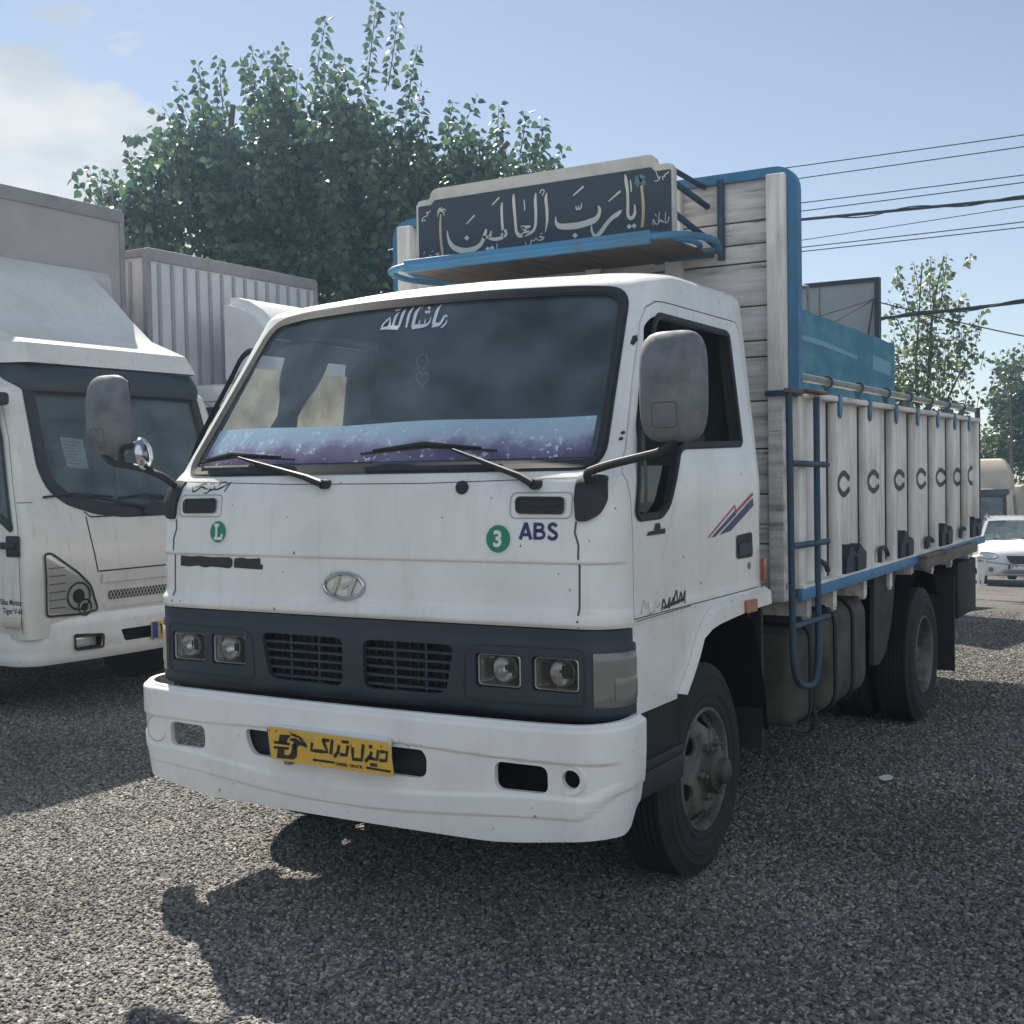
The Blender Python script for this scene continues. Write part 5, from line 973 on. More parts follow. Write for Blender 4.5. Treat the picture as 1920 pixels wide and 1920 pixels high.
# ================================================================ ground
def gz(x,y):
    t=y-8.0
    if t<=0: return 0.0
    k=.07
    z=-k*(t-1.0) if t>2 else -k*t*t/4
    return max(z,-1.75) if t<60 else -1.75
def ground():
    bm=BM(); xs=[-150,-80,-50,-25]+[-18+.75*i for i in range(49)]+[25,50,80,150]; ys=[-60,-40,-20,-10]+[-6+.6*i for i in range(80)]+[46,60,90,150]
    g=[[bm.verts.new((x,y,gz(x,y))) for x in xs] for y in ys]
    for A,B in zip(g,g[1:]):
        for i in range(len(xs)-1): bm.faces.new((A[i],A[i+1],B[i+1],B[i]))
    m=bpy.data.materials.new('gravel_ground'); m.use_nodes=True; nt=m.node_tree; P=nt.nodes['Principled BSDF']; N=nt.nodes.new; L=nt.links.new
    P.inputs['Roughness'].default_value=.9; P.inputs['Specular IOR Level'].default_value=.2
    tc=N('ShaderNodeTexCoord'); wv=N('ShaderNodeTexVoronoi'); wv.inputs['Scale'].default_value=58; L(tc.outputs['Object'],wv.inputs['Vector'])
    cr=N('ShaderNodeValToRGB'); e=cr.color_ramp.elements; e[0].color=(.06,.058,.056,1); e[1].color=(.20,.182,.16,1); k=e.new(.55); k.color=(.11,.103,.095,1)
    sp=N('ShaderNodeSeparateColor'); L(wv.outputs['Color'],sp.inputs[0]); L(sp.outputs[0],cr.inputs[0])
    nz=N('ShaderNodeTexNoise'); nz.inputs['Scale'].default_value=.9; nz.inputs['Detail'].default_value=6; L(tc.outputs['Object'],nz.inputs['Vector'])
    mr=N('ShaderNodeMapRange'); mr.inputs[1].default_value=.35; mr.inputs[2].default_value=.7; mr.inputs[3].default_value=.8; mr.inputs[4].default_value=1.15; L(nz.outputs['Fac'],mr.inputs[0])
    mx=N('ShaderNodeVectorMath'); mx.operation='SCALE'; L(cr.outputs[0],mx.inputs[0]); L(mr.outputs[0],mx.inputs['Scale']); L(mx.outputs[0],P.inputs['Base Color'])
    bp=N('ShaderNodeBump'); bp.inputs['Strength'].default_value=.9; bp.inputs['Distance'].default_value=.012; bp.invert=True; L(wv.outputs['Distance'],bp.inputs['Height']); L(bp.outputs[0],P.inputs['Normal'])
    o=build('ground',bm,m,None,60); tag(o,kind='structure')
def gravel():
    bm=BM()
    layer=bm.faces.layers.float.new('density')
    def quad(x0,y0,x1,y1,d,nx,ny):
        g=[[bm.verts.new((x0+(x1-x0)*i/nx,y0+(y1-y0)*j/ny,gz(0,y0+(y1-y0)*j/ny)+.002)) for i in range(nx+1)] for j in range(ny+1)]
        for j in range(ny):
            for i in range(nx):
                f=bm.faces.new((g[j][i],g[j][i+1],g[j+1][i+1],g[j+1][i])); f[layer]=d
    quad(-2.6,-1.6,3.4,1.6,7000,1,1); quad(-5.2,-.4,-2.6,1.6,5000,1,1); quad(-6.5,1.6,4.2,4.2,4200,1,1); quad(-3.6,4.2,4.2,8.6,2600,1,6); quad(.0,8.6,3.0,12.5,1300,1,6)
    m=bpy.data.materials.new('gravel_stone'); m.use_nodes=True; nt=m.node_tree; P=nt.nodes['Principled BSDF']; N=nt.nodes.new; L=nt.links.new
    P.inputs['Roughness'].default_value=.82; P.inputs['Specular IOR Level'].default_value=.3
    oi=N('ShaderNodeObjectInfo'); cr=N('ShaderNodeValToRGB'); e=cr.color_ramp.elements; e[0].color=(.085,.082,.082,1); e[1].color=(.41,.385,.34,1); k=e.new(.5); k.color=(.158,.154,.149,1); k=e.new(.85); k.color=(.25,.238,.218,1)
    L(oi.outputs['Random'],cr.inputs[0]); nz=N('ShaderNodeTexNoise'); nz.inputs['Scale'].default_value=.75; nz.inputs['Detail'].default_value=5; L(oi.outputs['Location'],nz.inputs['Vector'])
    mr=N('ShaderNodeMapRange'); mr.inputs[1].default_value=.35; mr.inputs[2].default_value=.68; mr.inputs[3].default_value=.72; mr.inputs[4].default_value=1.18; L(nz.outputs['Fac'],mr.inputs[0])
    vs=N('ShaderNodeVectorMath'); vs.operation='SCALE'; L(cr.outputs[0],vs.inputs[0]); L(mr.outputs[0],vs.inputs['Scale']); L(vs.outputs[0],P.inputs['Base Color'])
    me=bpy.data.meshes.new('gravel'); bm.to_mesh(me); bm.free(); me.materials.append(m); o=bpy.data.objects.new('gravel',me); COL.objects.link(o); tag(o,kind='stuff',cat='gravel',label='loose pale grey gravel covering the yard')
    ng=bpy.data.node_groups.new('scatter','GeometryNodeTree'); ng.interface.new_socket('Geometry',in_out='INPUT',socket_type='NodeSocketGeometry'); ng.interface.new_socket('Geometry',in_out='OUTPUT',socket_type='NodeSocketGeometry')
    N=ng.nodes.new; L=ng.links.new; gi=N('NodeGroupInput'); go=N('NodeGroupOutput')
    dp=N('GeometryNodeDistributePointsOnFaces'); L(gi.outputs[0],dp.inputs['Mesh']); na=N('GeometryNodeInputNamedAttribute'); na.data_type='FLOAT'; na.inputs['Name'].default_value='density'; L(na.outputs['Attribute'],dp.inputs['Density'])
    ico=N('GeometryNodeMeshIcoSphere'); ico.inputs['Radius'].default_value=1; ico.inputs['Subdivisions'].default_value=2
    nt_=N('ShaderNodeTexNoise'); nt_.inputs['Scale'].default_value=1.1; nt_.inputs['Detail'].default_value=2
    sub=N('ShaderNodeVectorMath'); sub.operation='SUBTRACT'; sub.inputs[1].default_value=(.5,.5,.5); L(nt_.outputs['Color'],sub.inputs[0])
    scl=N('ShaderNodeVectorMath'); scl.operation='SCALE'; scl.inputs['Scale'].default_value=1.5; L(sub.outputs[0],scl.inputs[0])
    spn=N('GeometryNodeSetPosition'); L(ico.outputs['Mesh'],spn.inputs['Geometry']); L(scl.outputs[0],spn.inputs['Offset'])
    sm_=N('GeometryNodeSetMaterial'); sm_.inputs['Material'].default_value=m; L(spn.outputs[0],sm_.inputs['Geometry'])
    ip=N('GeometryNodeInstanceOnPoints'); L(dp.outputs['Points'],ip.inputs['Points']); L(sm_.outputs[0],ip.inputs['Instance'])
    rv=N('FunctionNodeRandomValue'); rv.data_type='FLOAT_VECTOR'; rv.inputs[0].default_value=(-.5,-.5,0); rv.inputs[1].default_value=(.5,.5,6.28); L(rv.outputs[0],ip.inputs['Rotation'])
    sv=N('FunctionNodeRandomValue'); sv.data_type='FLOAT_VECTOR'; sv.inputs[0].default_value=(.0050,.0040,.0028); sv.inputs[1].default_value=(.0140,.0100,.0068); L(sv.outputs[0],ip.inputs['Scale'])
    L(ip.outputs[0],go.inputs[0]); md=o.modifiers.new('scatter','NODES'); md.node_group=ng
ground(); gravel()
# ================================================================ box trucks parked to the left
def box_truck(name,label,loc,rz,paint,boxm,fair,boxspec,full=True):
    root=empty(name,(0,0,0),0,label,'truck')
    T=[(.56,.05,.97,.08,0,1.62),(.66,.03,.985,.09,.02,1.62),(.95,.02,.99,.09,.02,1.62),(1.08,.025,.99,.09,.02,1.62),(1.30,.06,.985,.09,.02,1.62),(1.42,.10,.975,.09,.025,1.64),(2.12,.27,.90,.12,.05,1.70),(2.20,.33,.885,.2,.05,1.70),(2.28,.42,.85,.22,.05,1.68),(2.315,.60,.70,.25,.04,1.60),(2.325,.85,.5,.25,.03,1.5)]
    C_=Cab(T); f=C_.front; sl=lambda y,z,o=0:C_.side(y,z,o,-1); sr=lambda y,z,o=0:C_.side(y,z,o,1)
    body=tmp(C_.solid([.56,.62]+frange(.66,1.42,16)+frange(1.47,2.12,12)+frange(2.14,2.325,8)),paint); inner=tmp(C_.solid([1.02]+frange(1.1,2.24,10),.05),M['cabin'])
    wsp=[(-.735,1.62),(-.70,1.50),(-.60,1.415),(-.42,1.355),(-.2,1.325),(.2,1.325),(.42,1.355),(.60,1.415),(.70,1.50),(.735,1.62),(.715,2.13),(-.715,2.13)]; wsp=rpoly(wsp,.04,3)
    def pr(poly,ax,a,b,m=paint):
        q=BM(); prism(q,poly,ax,a,b); return tmp(q,m)
    win=rpoly([(.42,1.93),(.60,2.09),(1.40,2.10),(1.40,1.36),(.48,1.36),(.13,1.22),(.14,1.34)],.05,3)
    win=rpoly([(.145,1.225),(.215,1.50),(.29,1.80),(.38,2.03),(.46,2.09),(1.36,2.09),(1.36,1.40),(.52,1.39),(.30,1.32)],.03,3)
    boolean(body,[inner,pr(wsp,1,-.3,1.0),pr(win,0,-1.3,1.3),pr([(.60,.40),(.62,.75),(.78,.93),(1.0,.98),(1.3,.98),(1.48,.92),(1.62,.75),(1.64,.40)],0,-1.3,1.3,M['dark'])])
    cb=finish(body,'cab_body',root,30)
    for sf,nm in ((sl,'a'),(sr,'b')):
        bm=BM(); polyon(bm,win,lambda y,z,o,sf=sf:sf(y,z,-.02),0); wg=build('side_window',bm,M['glass'] ,root)
        bm=BM(); stroke(bm,win,sf,.03,.003,True); build('window_seal',bm,M['rubber'],wg)
        bm=BM(); stroke(bm,[(.22,1.80),(.15,1.5),(.10,1.30),(.085,1.15),(.085,.60)],sf,.006,.001); stroke(bm,[(.22,1.80),(.32,2.06),(.44,2.15),(1.45,2.15),(1.50,2.0),(1.50,.62)],sf,.006,.001); build('door_seam',bm,M['weld'],root)
        bm=BM(); s=-1 if sf is sl else 1; box(bm,(s*1.0-.02,.10,1.12),(s*1.0+.02,.26,1.16),.012); box(bm,(s*.99-.01,.08,1.07),(s*.99+.01,.20,1.20),.01); build('door_handle',bm,M['dark'],root)
        if full:
            bm=BM(); box(bm,(s*1.0-.012,.08,.64),(s*1.0+.012,.245,.70),.008); build('side_lamp',bm,M['lenscream'],root)
    bm=BM(); rows=[]
    for z in frange(1.33,2.13,16):
        hw=.735-.02*(z-1.62)/.5 if z>1.62 else (.735-.035*(1.62-z)/.12 if z>1.5 else (.70-.10*(1.5-z)/.085 if z>1.415 else (.60-.4*(1.415-z)/.09)))
        rows.append([bm.verts.new(f(hw*u,z,-.014)) for u in frange(-1,1,16)])
    for A,B in zip(rows,rows[1:]):
        for i in range(16): bm.faces.new((A[i],A[i+1],B[i+1],B[i]))
    ws=build('windscreen',bm,M['glass'],root,60)
    bm=BM(); stroke(bm,wsp,f,.085,.003,True); stroke(bm,wsp,f,.05,.006,True); build('black_surround',bm,M['rubber'],ws)
    # sun visor
    bm=BM(); L=[(x,y-.045) for x,y in front_path(.28,.82,.16,.62,40,.05)]
    bm=thick_sheet(L,lambda t:frange(2.105,2.27,8),lambda x,y,z,j:-.36*(z-2.11)*.6+.05*math.sin((z-2.10)/.17*PI)*.5,.012); build('sun_visor',bm,M['grey'],root,50)
    # panels: bonnet lid, grille, lamps, bumper
    bm=BM(); stroke(bm,[(-.50,1.33),(-.46,1.296),(.46,1.296),(.50,1.33)],f,.010,.001); stroke(bm,[(-.495,1.30),(-.475,1.12),(-.445,.945),(.445,.945),(.475,1.12),(.495,1.30)],f,.010,.001); stroke(bm,[(-.95,1.40),(-.86,1.40)],f,.005,.001); build('panel_gap',bm,M['rubber'],root)
    bm=BM(); polyon(bm,rpoly([(-.365,.812),(.365,.812),(.365,.755),(-.365,.755)],.012),f,.003); gr=build('grille',bm,M['rubber'],root)
    bm=BM()
    for i in range(26):
        x=-.36+.72*i/26
        for a,b in ((0,1),(1,0)): stroke(bm,[(x,.757+.054*a),(x+.028,.757+.054*b)],f,.004,.006,False,.1)
    build('grille_mesh',bm,paint,gr)
    bm=BM(); stroke(bm,[(-.42,.90),(.42,.90)],f,.06,.012); stroke(bm,[(-.40,.72),(.40,.72)],f,.04,.01); build('grille_bar',bm,paint,root)
    for s in (-1,1):
        hp=rpoly([(s*.845,1.08),(s*.80,1.085),(s*.60,.945),(s*.51,.86),(s*.455,.70),(s*.60,.685),(s*.84,.695)],.025)
        bm=BM(); polyon(bm,hp,f,.004); hl=build('headlight',bm,M['lampbody'],root)
        bm=BM(); stroke(bm,hp,f,.014,.012,True); build('lamp_rim',bm,M['dark'],hl)
        bm=BM(); 
        for u,z,r in ((-.60,.80,.085),(-.555,.725,.05)):
            stroke(bm,circ(s*abs(u),z,r,20),f,.012,.012,True); polyon(bm,circ(s*abs(u),z,r*.55,16),f,.010)
        build('lamp_bowl',bm,M['chrome'],hl)
        bm=BM()
        for k in range(6): a=.74+.05*k; stroke(bm,[(s*.82,a),(s*.70,a)],f,.006,.009)
        build('lamp_ribs',bm,M['mirror'],hl)
        bm=BM(); bp2=[(-.83,.93),(-.64,.93)]; 
        vs=[bm.verts.new(f(s*u,z,.014)) for u,z in [(.835,1.065),(.60,.93),(.51,.85),(.47,.71),(.65,.695),(.83,.71)]]; bm.faces.new(vs); build('lamp_lens',bm,M['lens'],hl)
    LB=front_path(-.015,.975,.20,.50,40,.06)
    def bd(x,y,z,j): return -.02*(j==0)-.02*(j==9)-.012*sm(.50,.47,z)
    B=tmp(thick_sheet(LB,lambda t:[.385+.292*j/9 for j in range(10)],bd,.02),M['whitebump'])
    cuts=[pr(rpoly([(-.30,.555),(.30,.555),(.26,.475),(-.26,.475)],.02),1,-.2,.4,M['dark'])]+[pr(rpoly([(s*.44,.54),(s*.65,.558),(s*.645,.465),(s*.445,.46)],.015),1,-.2,.4,M['dark']) for s in (-1,1)]
    boolean(B,cuts); bp=finish(B,'bumper',root,40)
    bm=BM(); box(bm,(-.6,.10,.40),(.6,.13,.66)); build('bumper_backing',bm,M['chassis'],bp)
    for s in (-1,1):
        bm=BM(); u0,u1=sorted((s*.455,s*.64)); box(bm,(u0,.045,.468),(u1,.075,.54),.01); fl=build('fog_lamp',bm,M['reflect'],bp)
        bm=BM(); q=rpoly([(s*.44,.54),(s*.65,.558),(s*.645,.465),(s*.445,.46)],.015); stroke(bm,q,lambda u,v,o:Vector((u,-.015+.06*(u/.775)**2-.012+o,v)),.016,0,True); build('fog_lamp_rim',bm,M['dark'],fl)
    if full:
        pf=lambda u,v,o:Vector((u,-.03-o,v))
        bm=BM(); box(bm,(-.055,-.03,.463),(.465,-.02,.578),.004); pl=build('number_plate',bm,M['yellow'],root); bm=BM(); polyon(bm,[(-.052,.467),(-.002,.467),(-.002,.574),(-.052,.574)],pf,.002); build('plate_strip',bm,M['plateblue'],pl)
        bm=BM(); 
        for x in (.022,.075,): stroke(bm,spl([(x-.012,.557,.008),(x+.004,.545,.014),(x+.008,.50,.013),(x+.006,.485,.006)]),pf,None,.003)
        stroke(bm,spl([(.075,.545,.008),(.09,.538,.012),(.105,.552,.008)]),pf,None,.003); build('lettering',bm,M['ink'],pl)
        bm=BM(); text(bm,'Siba Motor',lambda u,v,o:sl(-u,v,o),-.275,.776,.05,.0006,.002,0,.20); text(bm,'Tiger V-61',lambda u,v,o:sl(-u,v,o),-.255,.722,.05,.0006,.002,0,.18); build('lettering',bm,M['ink'],root)
        bm=BM(); box(bm,(-1.10,.20,2.00),(-.93,.36,2.08),.02); tube(bm,[(-.93,.30,2.06),(-1.08,.26,2.02)],.02,8); build('mirror_bracket',bm,M['rubber'],root)
    for a,b,c in (((-.02,1.30),(.0,1.345),(-.55,1.45)),((.42,1.31),(.40,1.35),(.02,1.43))):
        bm=BM(); tube(bm,[f(*a,.015),f(*b,.03),f(*c,.025)],[.022,.012,.006],8); wp=build('wiper',bm,M['dark'],root)
        bm=BM(); tube(bm,[f(c[0]-.25+.02,c[1]-.02,.012),f(c[0],c[1],.018),f(c[0]+.3,c[1]-.03,.012)],.008,6); build('wiper_blade',bm,M['rubber'],wp)
    # inside
    bm=BM(); box(bm,(-.86,.32,1.04),(.86,.62,1.34),.05); build('dashboard',bm,M['mirror'],root)
    for x in (-.42,.42):
        bm=BM(); box(bm,(x-.26,1.30,1.04),(x+.26,1.50,1.78),.06,3); box(bm,(x-.14,1.34,1.80),(x+.14,1.44,2.0),.05,3); build('seat',bm,M['seat'],root)
    bm=BM(); box(bm,(.02,.62,1.98),(.30,.66,2.06),.015); build('inside_mirror',bm,M['mirror'],root)
    # chassis and wheels
    yb,bl,bw,bz0,bz1=boxspec
    bm=BM()
    for s in (-1,1): box(bm,(s*.40-.04,.3,.55),(s*.40+.04,yb+bl-.1,.76))
    box(bm,(-.85,.3,.62),(.85,1.6,1.02)); box(bm,(-.8,1.7,.66),(.8,1.76,1.0)); build('chassis_frame',bm,M['chassis'],root)
    for s in (-1,1):
        for y in (1.12,yb+bl-1.5):
            bm=BM(); x=s*.95; lathe(bm,[(.20,-.02*s),(.24,0),(.33,.004*s),(.385,-.02*s),(.39,-.18*s),(.36,-.21*s),(.22,-.21*s)],(x,y,.39),0,32,True); ty=build('tyre',bm,M['tyre'],root,40)
            bm=BM(); lathe(bm,[(.22,-.01*s),(.2,-.05*s),(.15,-.01*s),(.1,.02*s),(.06,.03*s),(0,.03*s)],(x,y,.39),0,24); build('rim',bm,M['rim'],ty)
    # cargo box
    if boxspec[1]>1.5:
        bm=BM(); box(bm,(-bw,yb,bz0),(bw,yb+bl,bz1),.01); bx=build('cargo_box',bm,boxm,root)
        bm=BM()
        for s in (-1,1):
            box(bm,(s*bw-.025,yb-.012,bz0),(s*bw+.025,yb+.04,bz1),.004); box(bm,(s*bw-.02,yb,bz1-.05),(s*bw+.018,yb+bl,bz1+.012),.004)
        box(bm,(-bw-.01,yb-.015,bz1-.085),(bw+.01,yb+.04,bz1+.018),.006); box(bm,(-bw,yb-.02,bz0-.08),(bw,yb+bl,bz0))
        build('box_edging',bm,M['boxedge'],bx)
        if fair=='ribbed':
            bm=BM(); n=14
            for i in range(n):
                x=-bw+.11+(2*bw-.22)*i/(n-1); box(bm,(x-.014,yb-.022,bz0+.05),(x+.014,yb,bz1-.10),.004)
            for i in range(20):
                y=yb+.2+i*.3
                if y<yb+bl-.1:
                    for s in (-1,1): box(bm,(s*bw-.02,y-.014,bz0+.05),(s*bw+.02,y+.014,bz1-.08),.004)
            build('box_ribs',bm,M['boxrib'],bx)
    else:
        bm=BM(); box(bm,(-bw,yb,bz0),(bw,yb+4,bz1),.01); build('cargo_box',bm,boxm,root)
    # roof fairing
    bm=BM()
    if fair=='ribbed':
        prism(bm,[(.10,2.28),(.12,2.50),(.22,2.76),(.36,2.90),(.52,2.99),(.66,3.03),(.80,3.04),(.80,2.28)],0,-.63,.63); bmesh.ops.bevel(bm,geom=[e for e in bm.edges if e.is_manifold and e.calc_face_angle(0)>1.2],offset=.07,segments=5,affect='EDGES')
    else:
        if fair=='tall': sec=[(.52,2.28,.86,.90),(.56,2.40,.86,.90),(.68,2.62,.82,.86),(.85,2.85,.74,.78),(1.0,2.98,.64,.68),(1.15,3.02,.57,.6)]
        else: sec=[(.28,2.285,.72,.95),(.36,2.42,.70,.955),(.68,2.55,.68,.96),(.88,2.74,.65,.96),(1.10,2.96,.63,.95),(1.28,3.11,.61,.93),(1.38,3.15,.60,.90)]
        rows=[]; yend=1.38
        for y,z,hw,ho in sec:
            yy=min(yend,y+.45); row=[(-ho,yend,z),(-ho,yy,z),(-hw,y,z)]+[(hw*u,y,z) for u in (-.5,0,.5)]+[(hw,y,z),(ho,yy,z),(ho,yend,z)]
            rows.append([bm.verts.new(p) for p in row])
        for A,B in zip(rows,rows[1:]):
            for i in range(len(A)-1): bm.faces.new((A[i],A[i+1],B[i+1],B[i]))
        bm.faces.new(rows[-1][::-1]); bm.faces.new([r[0] for r in rows]+[r[-1] for r in reversed(rows)])
        bmesh.ops.remove_doubles(bm,verts=bm.verts[:],dist=1e-4)
    build('roof_fairing',bm,paint,root,25)
    root.location=loc; root.rotation_euler=(0,0,rz); return root
M['boxgrey']=mat('plain_box_panel',(.37,.345,.345),.7,dirt=(.27,.25,.245),damt=.5,dscale=2.5)
M['boxedge']=mat('box_edging',(.26,.25,.255),.6,dirt=(.15,.145,.14),damt=.5)
M['boxrib']=mat('ribbed_box_ribs',(.30,.31,.33),.6)
M['boxlight']=mat('ribbed_box_panel',(.58,.58,.60),.55,dirt=(.44,.43,.42),damt=.6,dscale=1.6)
M['white2']=mat('cream_white_paint',(.66,.655,.62),.34,dirt=(.48,.46,.42),damt=.4,dscale=2.6,coat=.4,streak=.4)
M['white3']=mat('cool_white_paint',(.72,.73,.74),.35,dirt=(.5,.5,.5),damt=.35,coat=.3)
M['beige']=mat('beige_paint',(.46,.40,.32),.5,dirt=(.34,.29,.23),damt=.5,dscale=3)
t2=box_truck('box_truck','white box truck at far left with grey sun visor and wide sloped fairing',(-3.60,2.72,0),R(90),M['white2'],M['boxgrey'],'slope',(1.40,4.4,1.07,.98,3.66))
t3=box_truck('box_truck','white truck with ribbed pale box and bulbous fairing, mostly hidden behind the slogan truck',(-3.85,5.12,0),R(90),M['white3'],M['boxlight'],'ribbed',(1.15,4.6,1.06,.98,3.405),False)
t4=box_truck('box_truck','beige truck with tall rounded roof fairing parked far behind the white car',(-2.95,28.4,gz(0,28.4)),R(6),M['beige'],M['beige'],'tall',(1.8,1.2,1.0,1.0,2.3),False)
# paper and hanging ball behind the neighbour's windscreen
def onneigh(o): o.matrix_basis=Matrix.Translation((-3.60,2.72,0))@Matrix.Rotation(R(90),4,'Z'); return o
bm=BM(); 
for a in (0,):
    q=[(-.50,1.62),(-.33,1.605),(-.335,1.80),(-.515,1.815)]
    ff=lambda u,v,o:Vector((u,.10+.243*(v-1.42)+.06+o,v)); polyon(bm,q,ff,.012)
vs=bm.verts[:]; e=bmesh.ops.extrude_face_region(bm,geom=bm.faces[:])
for v in [w for w in e['geom'] if isinstance(w,bmesh.types.BMVert)]: v.co.y+=.001
pa=build('paper_sheet',bm,M['paper'],None,False); onneigh(pa); tag(pa,'white printed paper sheet standing inside the windscreen of the far left truck','paper')
bm=BM()
for k in range(8): stroke(bm,[(-.495+.0*k,1.785-.02*k),(-.36-.03*(k%3),1.778-.02*k)],ff,.004,.008)
build('printed_lines',bm,M['mirror'],pa)
bm=BM(); bmesh.ops.create_uvsphere(bm,u_segments=20,v_segments=14,radius=.035,matrix=Matrix.Translation((.15,.55,1.80))); tube(bm,[(.15,.55,1.83),(.15,.57,2.05)],.003,5)
bl=build('hanging_ball',bm,M['stickerwhite'],None,60); onneigh(bl); tag(bl,'pale round ball hanging on a cord inside the far left truck cab','ornament')
# ================================================================ the truck with the teal tarpaulin bed behind
M['teal']=mat('teal_board',(.035,.16,.24),.7,dirt=(.10,.27,.34),damt=.85,dscale=3.2,drange=(.42,.62),bump=.06,bscale=20)
M['tealpatch']=mat('faded_teal_patch',(.15,.32,.39),.75)
M['greyboard']=mat('grey_end_board',(.33,.33,.335),.7,dirt=(.26,.25,.25),damt=.5,dscale=2)
def teal_truck():
    y=12.0; z0=gz(0,y); root=empty('flatbed_truck',(-2.2,y,z0),0,'teal sided truck with tall grey end board framed in black, seen over the wooden bed','truck')
    P=[]
    def b(nm,bm,m,par=root,**k):
        o=build(nm,bm,m,par,**k)
        if par is root: o.matrix_parent_inverse=Matrix.Translation(-Vector(root.location))
        return o
    bm=BM(); box(bm,(-3.4,11.98,1.0),(-1.10,12.02,3.78)); eb=b('end_board',bm,M['greyboard'])
    bm=BM(); box(bm,(-3.45,11.95,3.76),(-1.06,12.05,3.81)); box(bm,(-1.115,11.95,.9),(-1.06,12.05,3.76)); box(bm,(-3.45,11.95,.9),(-3.40,12.05,3.76)); build('steel_frame',bm,M['rubber'],eb)
    bm=BM(); box(bm,(-1.80,11.972,1.0),(-1.785,11.98,3.76)); build('board_seam',bm,M['mirror'],eb)
    A=Vector((-1.55,9.55,0));B=Vector((-.87,11.9,0))   # teal side board
    d=(B-A).normalized(); n=Vector((d.y,-d.x,0))
    def q(s,t,z): return A+d*s+n*t+Vector((0,0,z))
    L=(B-A).length; zt=lambda s:3.30-.33*(s/L)
    zA,zB=3.315,2.985
    bm=BM(); N_=14; top=[];bot=[];top2=[];bot2=[]
    for i in range(N_+1):
        s=L*i/N_; z=zA+(zB-zA)*i/N_+.008*math.sin(i*2.3); top.append(bm.verts.new(q(s,0,z))); bot.append(bm.verts.new(q(s,0,.95))); top2.append(bm.verts.new(q(s,-.04,z))); bot2.append(bm.verts.new(q(s,-.04,.95)))
    for i in range(N_):
        bm.faces.new((bot[i],bot[i+1],top[i+1],top[i])); bm.faces.new((bot2[i+1],bot2[i],top2[i],top2[i+1])); bm.faces.new((top[i],top[i+1],top2[i+1],top2[i]))
    sb=b('side_board',bm,M['teal'])
    f=lambda u,v,o:q(u,o,v)
    bm=BM(); 
    for r in ([(.05,3.02),(.9,2.93),(1.6,2.80),(1.6,2.76),(.9,2.87),(.05,2.97)],[(1.95,2.83),(2.35,2.76),(2.35,2.60),(1.95,2.66)]): polyon(bm,r,f,.004)
    build('faded_patch',bm,M['tealpatch'],sb)
    bm=BM(); stroke(bm,[(.0+.42*math.cos(R(a)),2.33+.48*math.sin(R(a))) for a in range(-40,121,10)],f,.07,.006); build('painted_arc',bm,M['navy'],sb)
    bm=BM(); tube(bm,[(-1.09,11.93,3.55),q(1.15,.0,3.16)],.008,5); tube(bm,[(-1.09,11.93,3.55),q(.85,.0,3.20)],.008,5); tube(bm,[(-1.12,11.93,3.52),(-1.20,11.9,3.0),(-1.14,11.9,2.5)],.012,5); build('stay_rope',bm,M['rubber'],eb)
    bm=BM(); tube(bm,[(-1.70,11.2,1.0),(-1.70,11.2,3.66)],.018,6); tube(bm,[(-1.70,11.2,3.66),(-2.2,11.6,3.86)],.014,6); tube(bm,[(-1.70,11.2,3.66),(-2.3,11.2,3.66)],.014,6); b('thin_pole',bm,M['mirror'])
    bm=BM(); box(bm,(-3.4,9.6,.75),(-1.0,14.5,.95)); box(bm,(-2.6,9.5,.5),(-1.6,14.4,.75)); b('bed_frame',bm,M['chassis'])
    for s in (-3.2,-1.25):
        for yy in (10.4,13.6):
            bm=BM(); sg=-1 if s<-2 else 1; lathe(bm,[(.2,0),(.24,.01*sg),(.38,0),(.39,-.2*sg),(.22,-.21*sg)],(s,yy,gz(0,yy)+.39),0,28,True); lathe(bm,[(.2,-.02*sg),(.12,.0),(0,.01*sg)],(s,yy,gz(0,yy)+.39),0,20); b('wheel',bm,M['tyre'])
teal_truck()
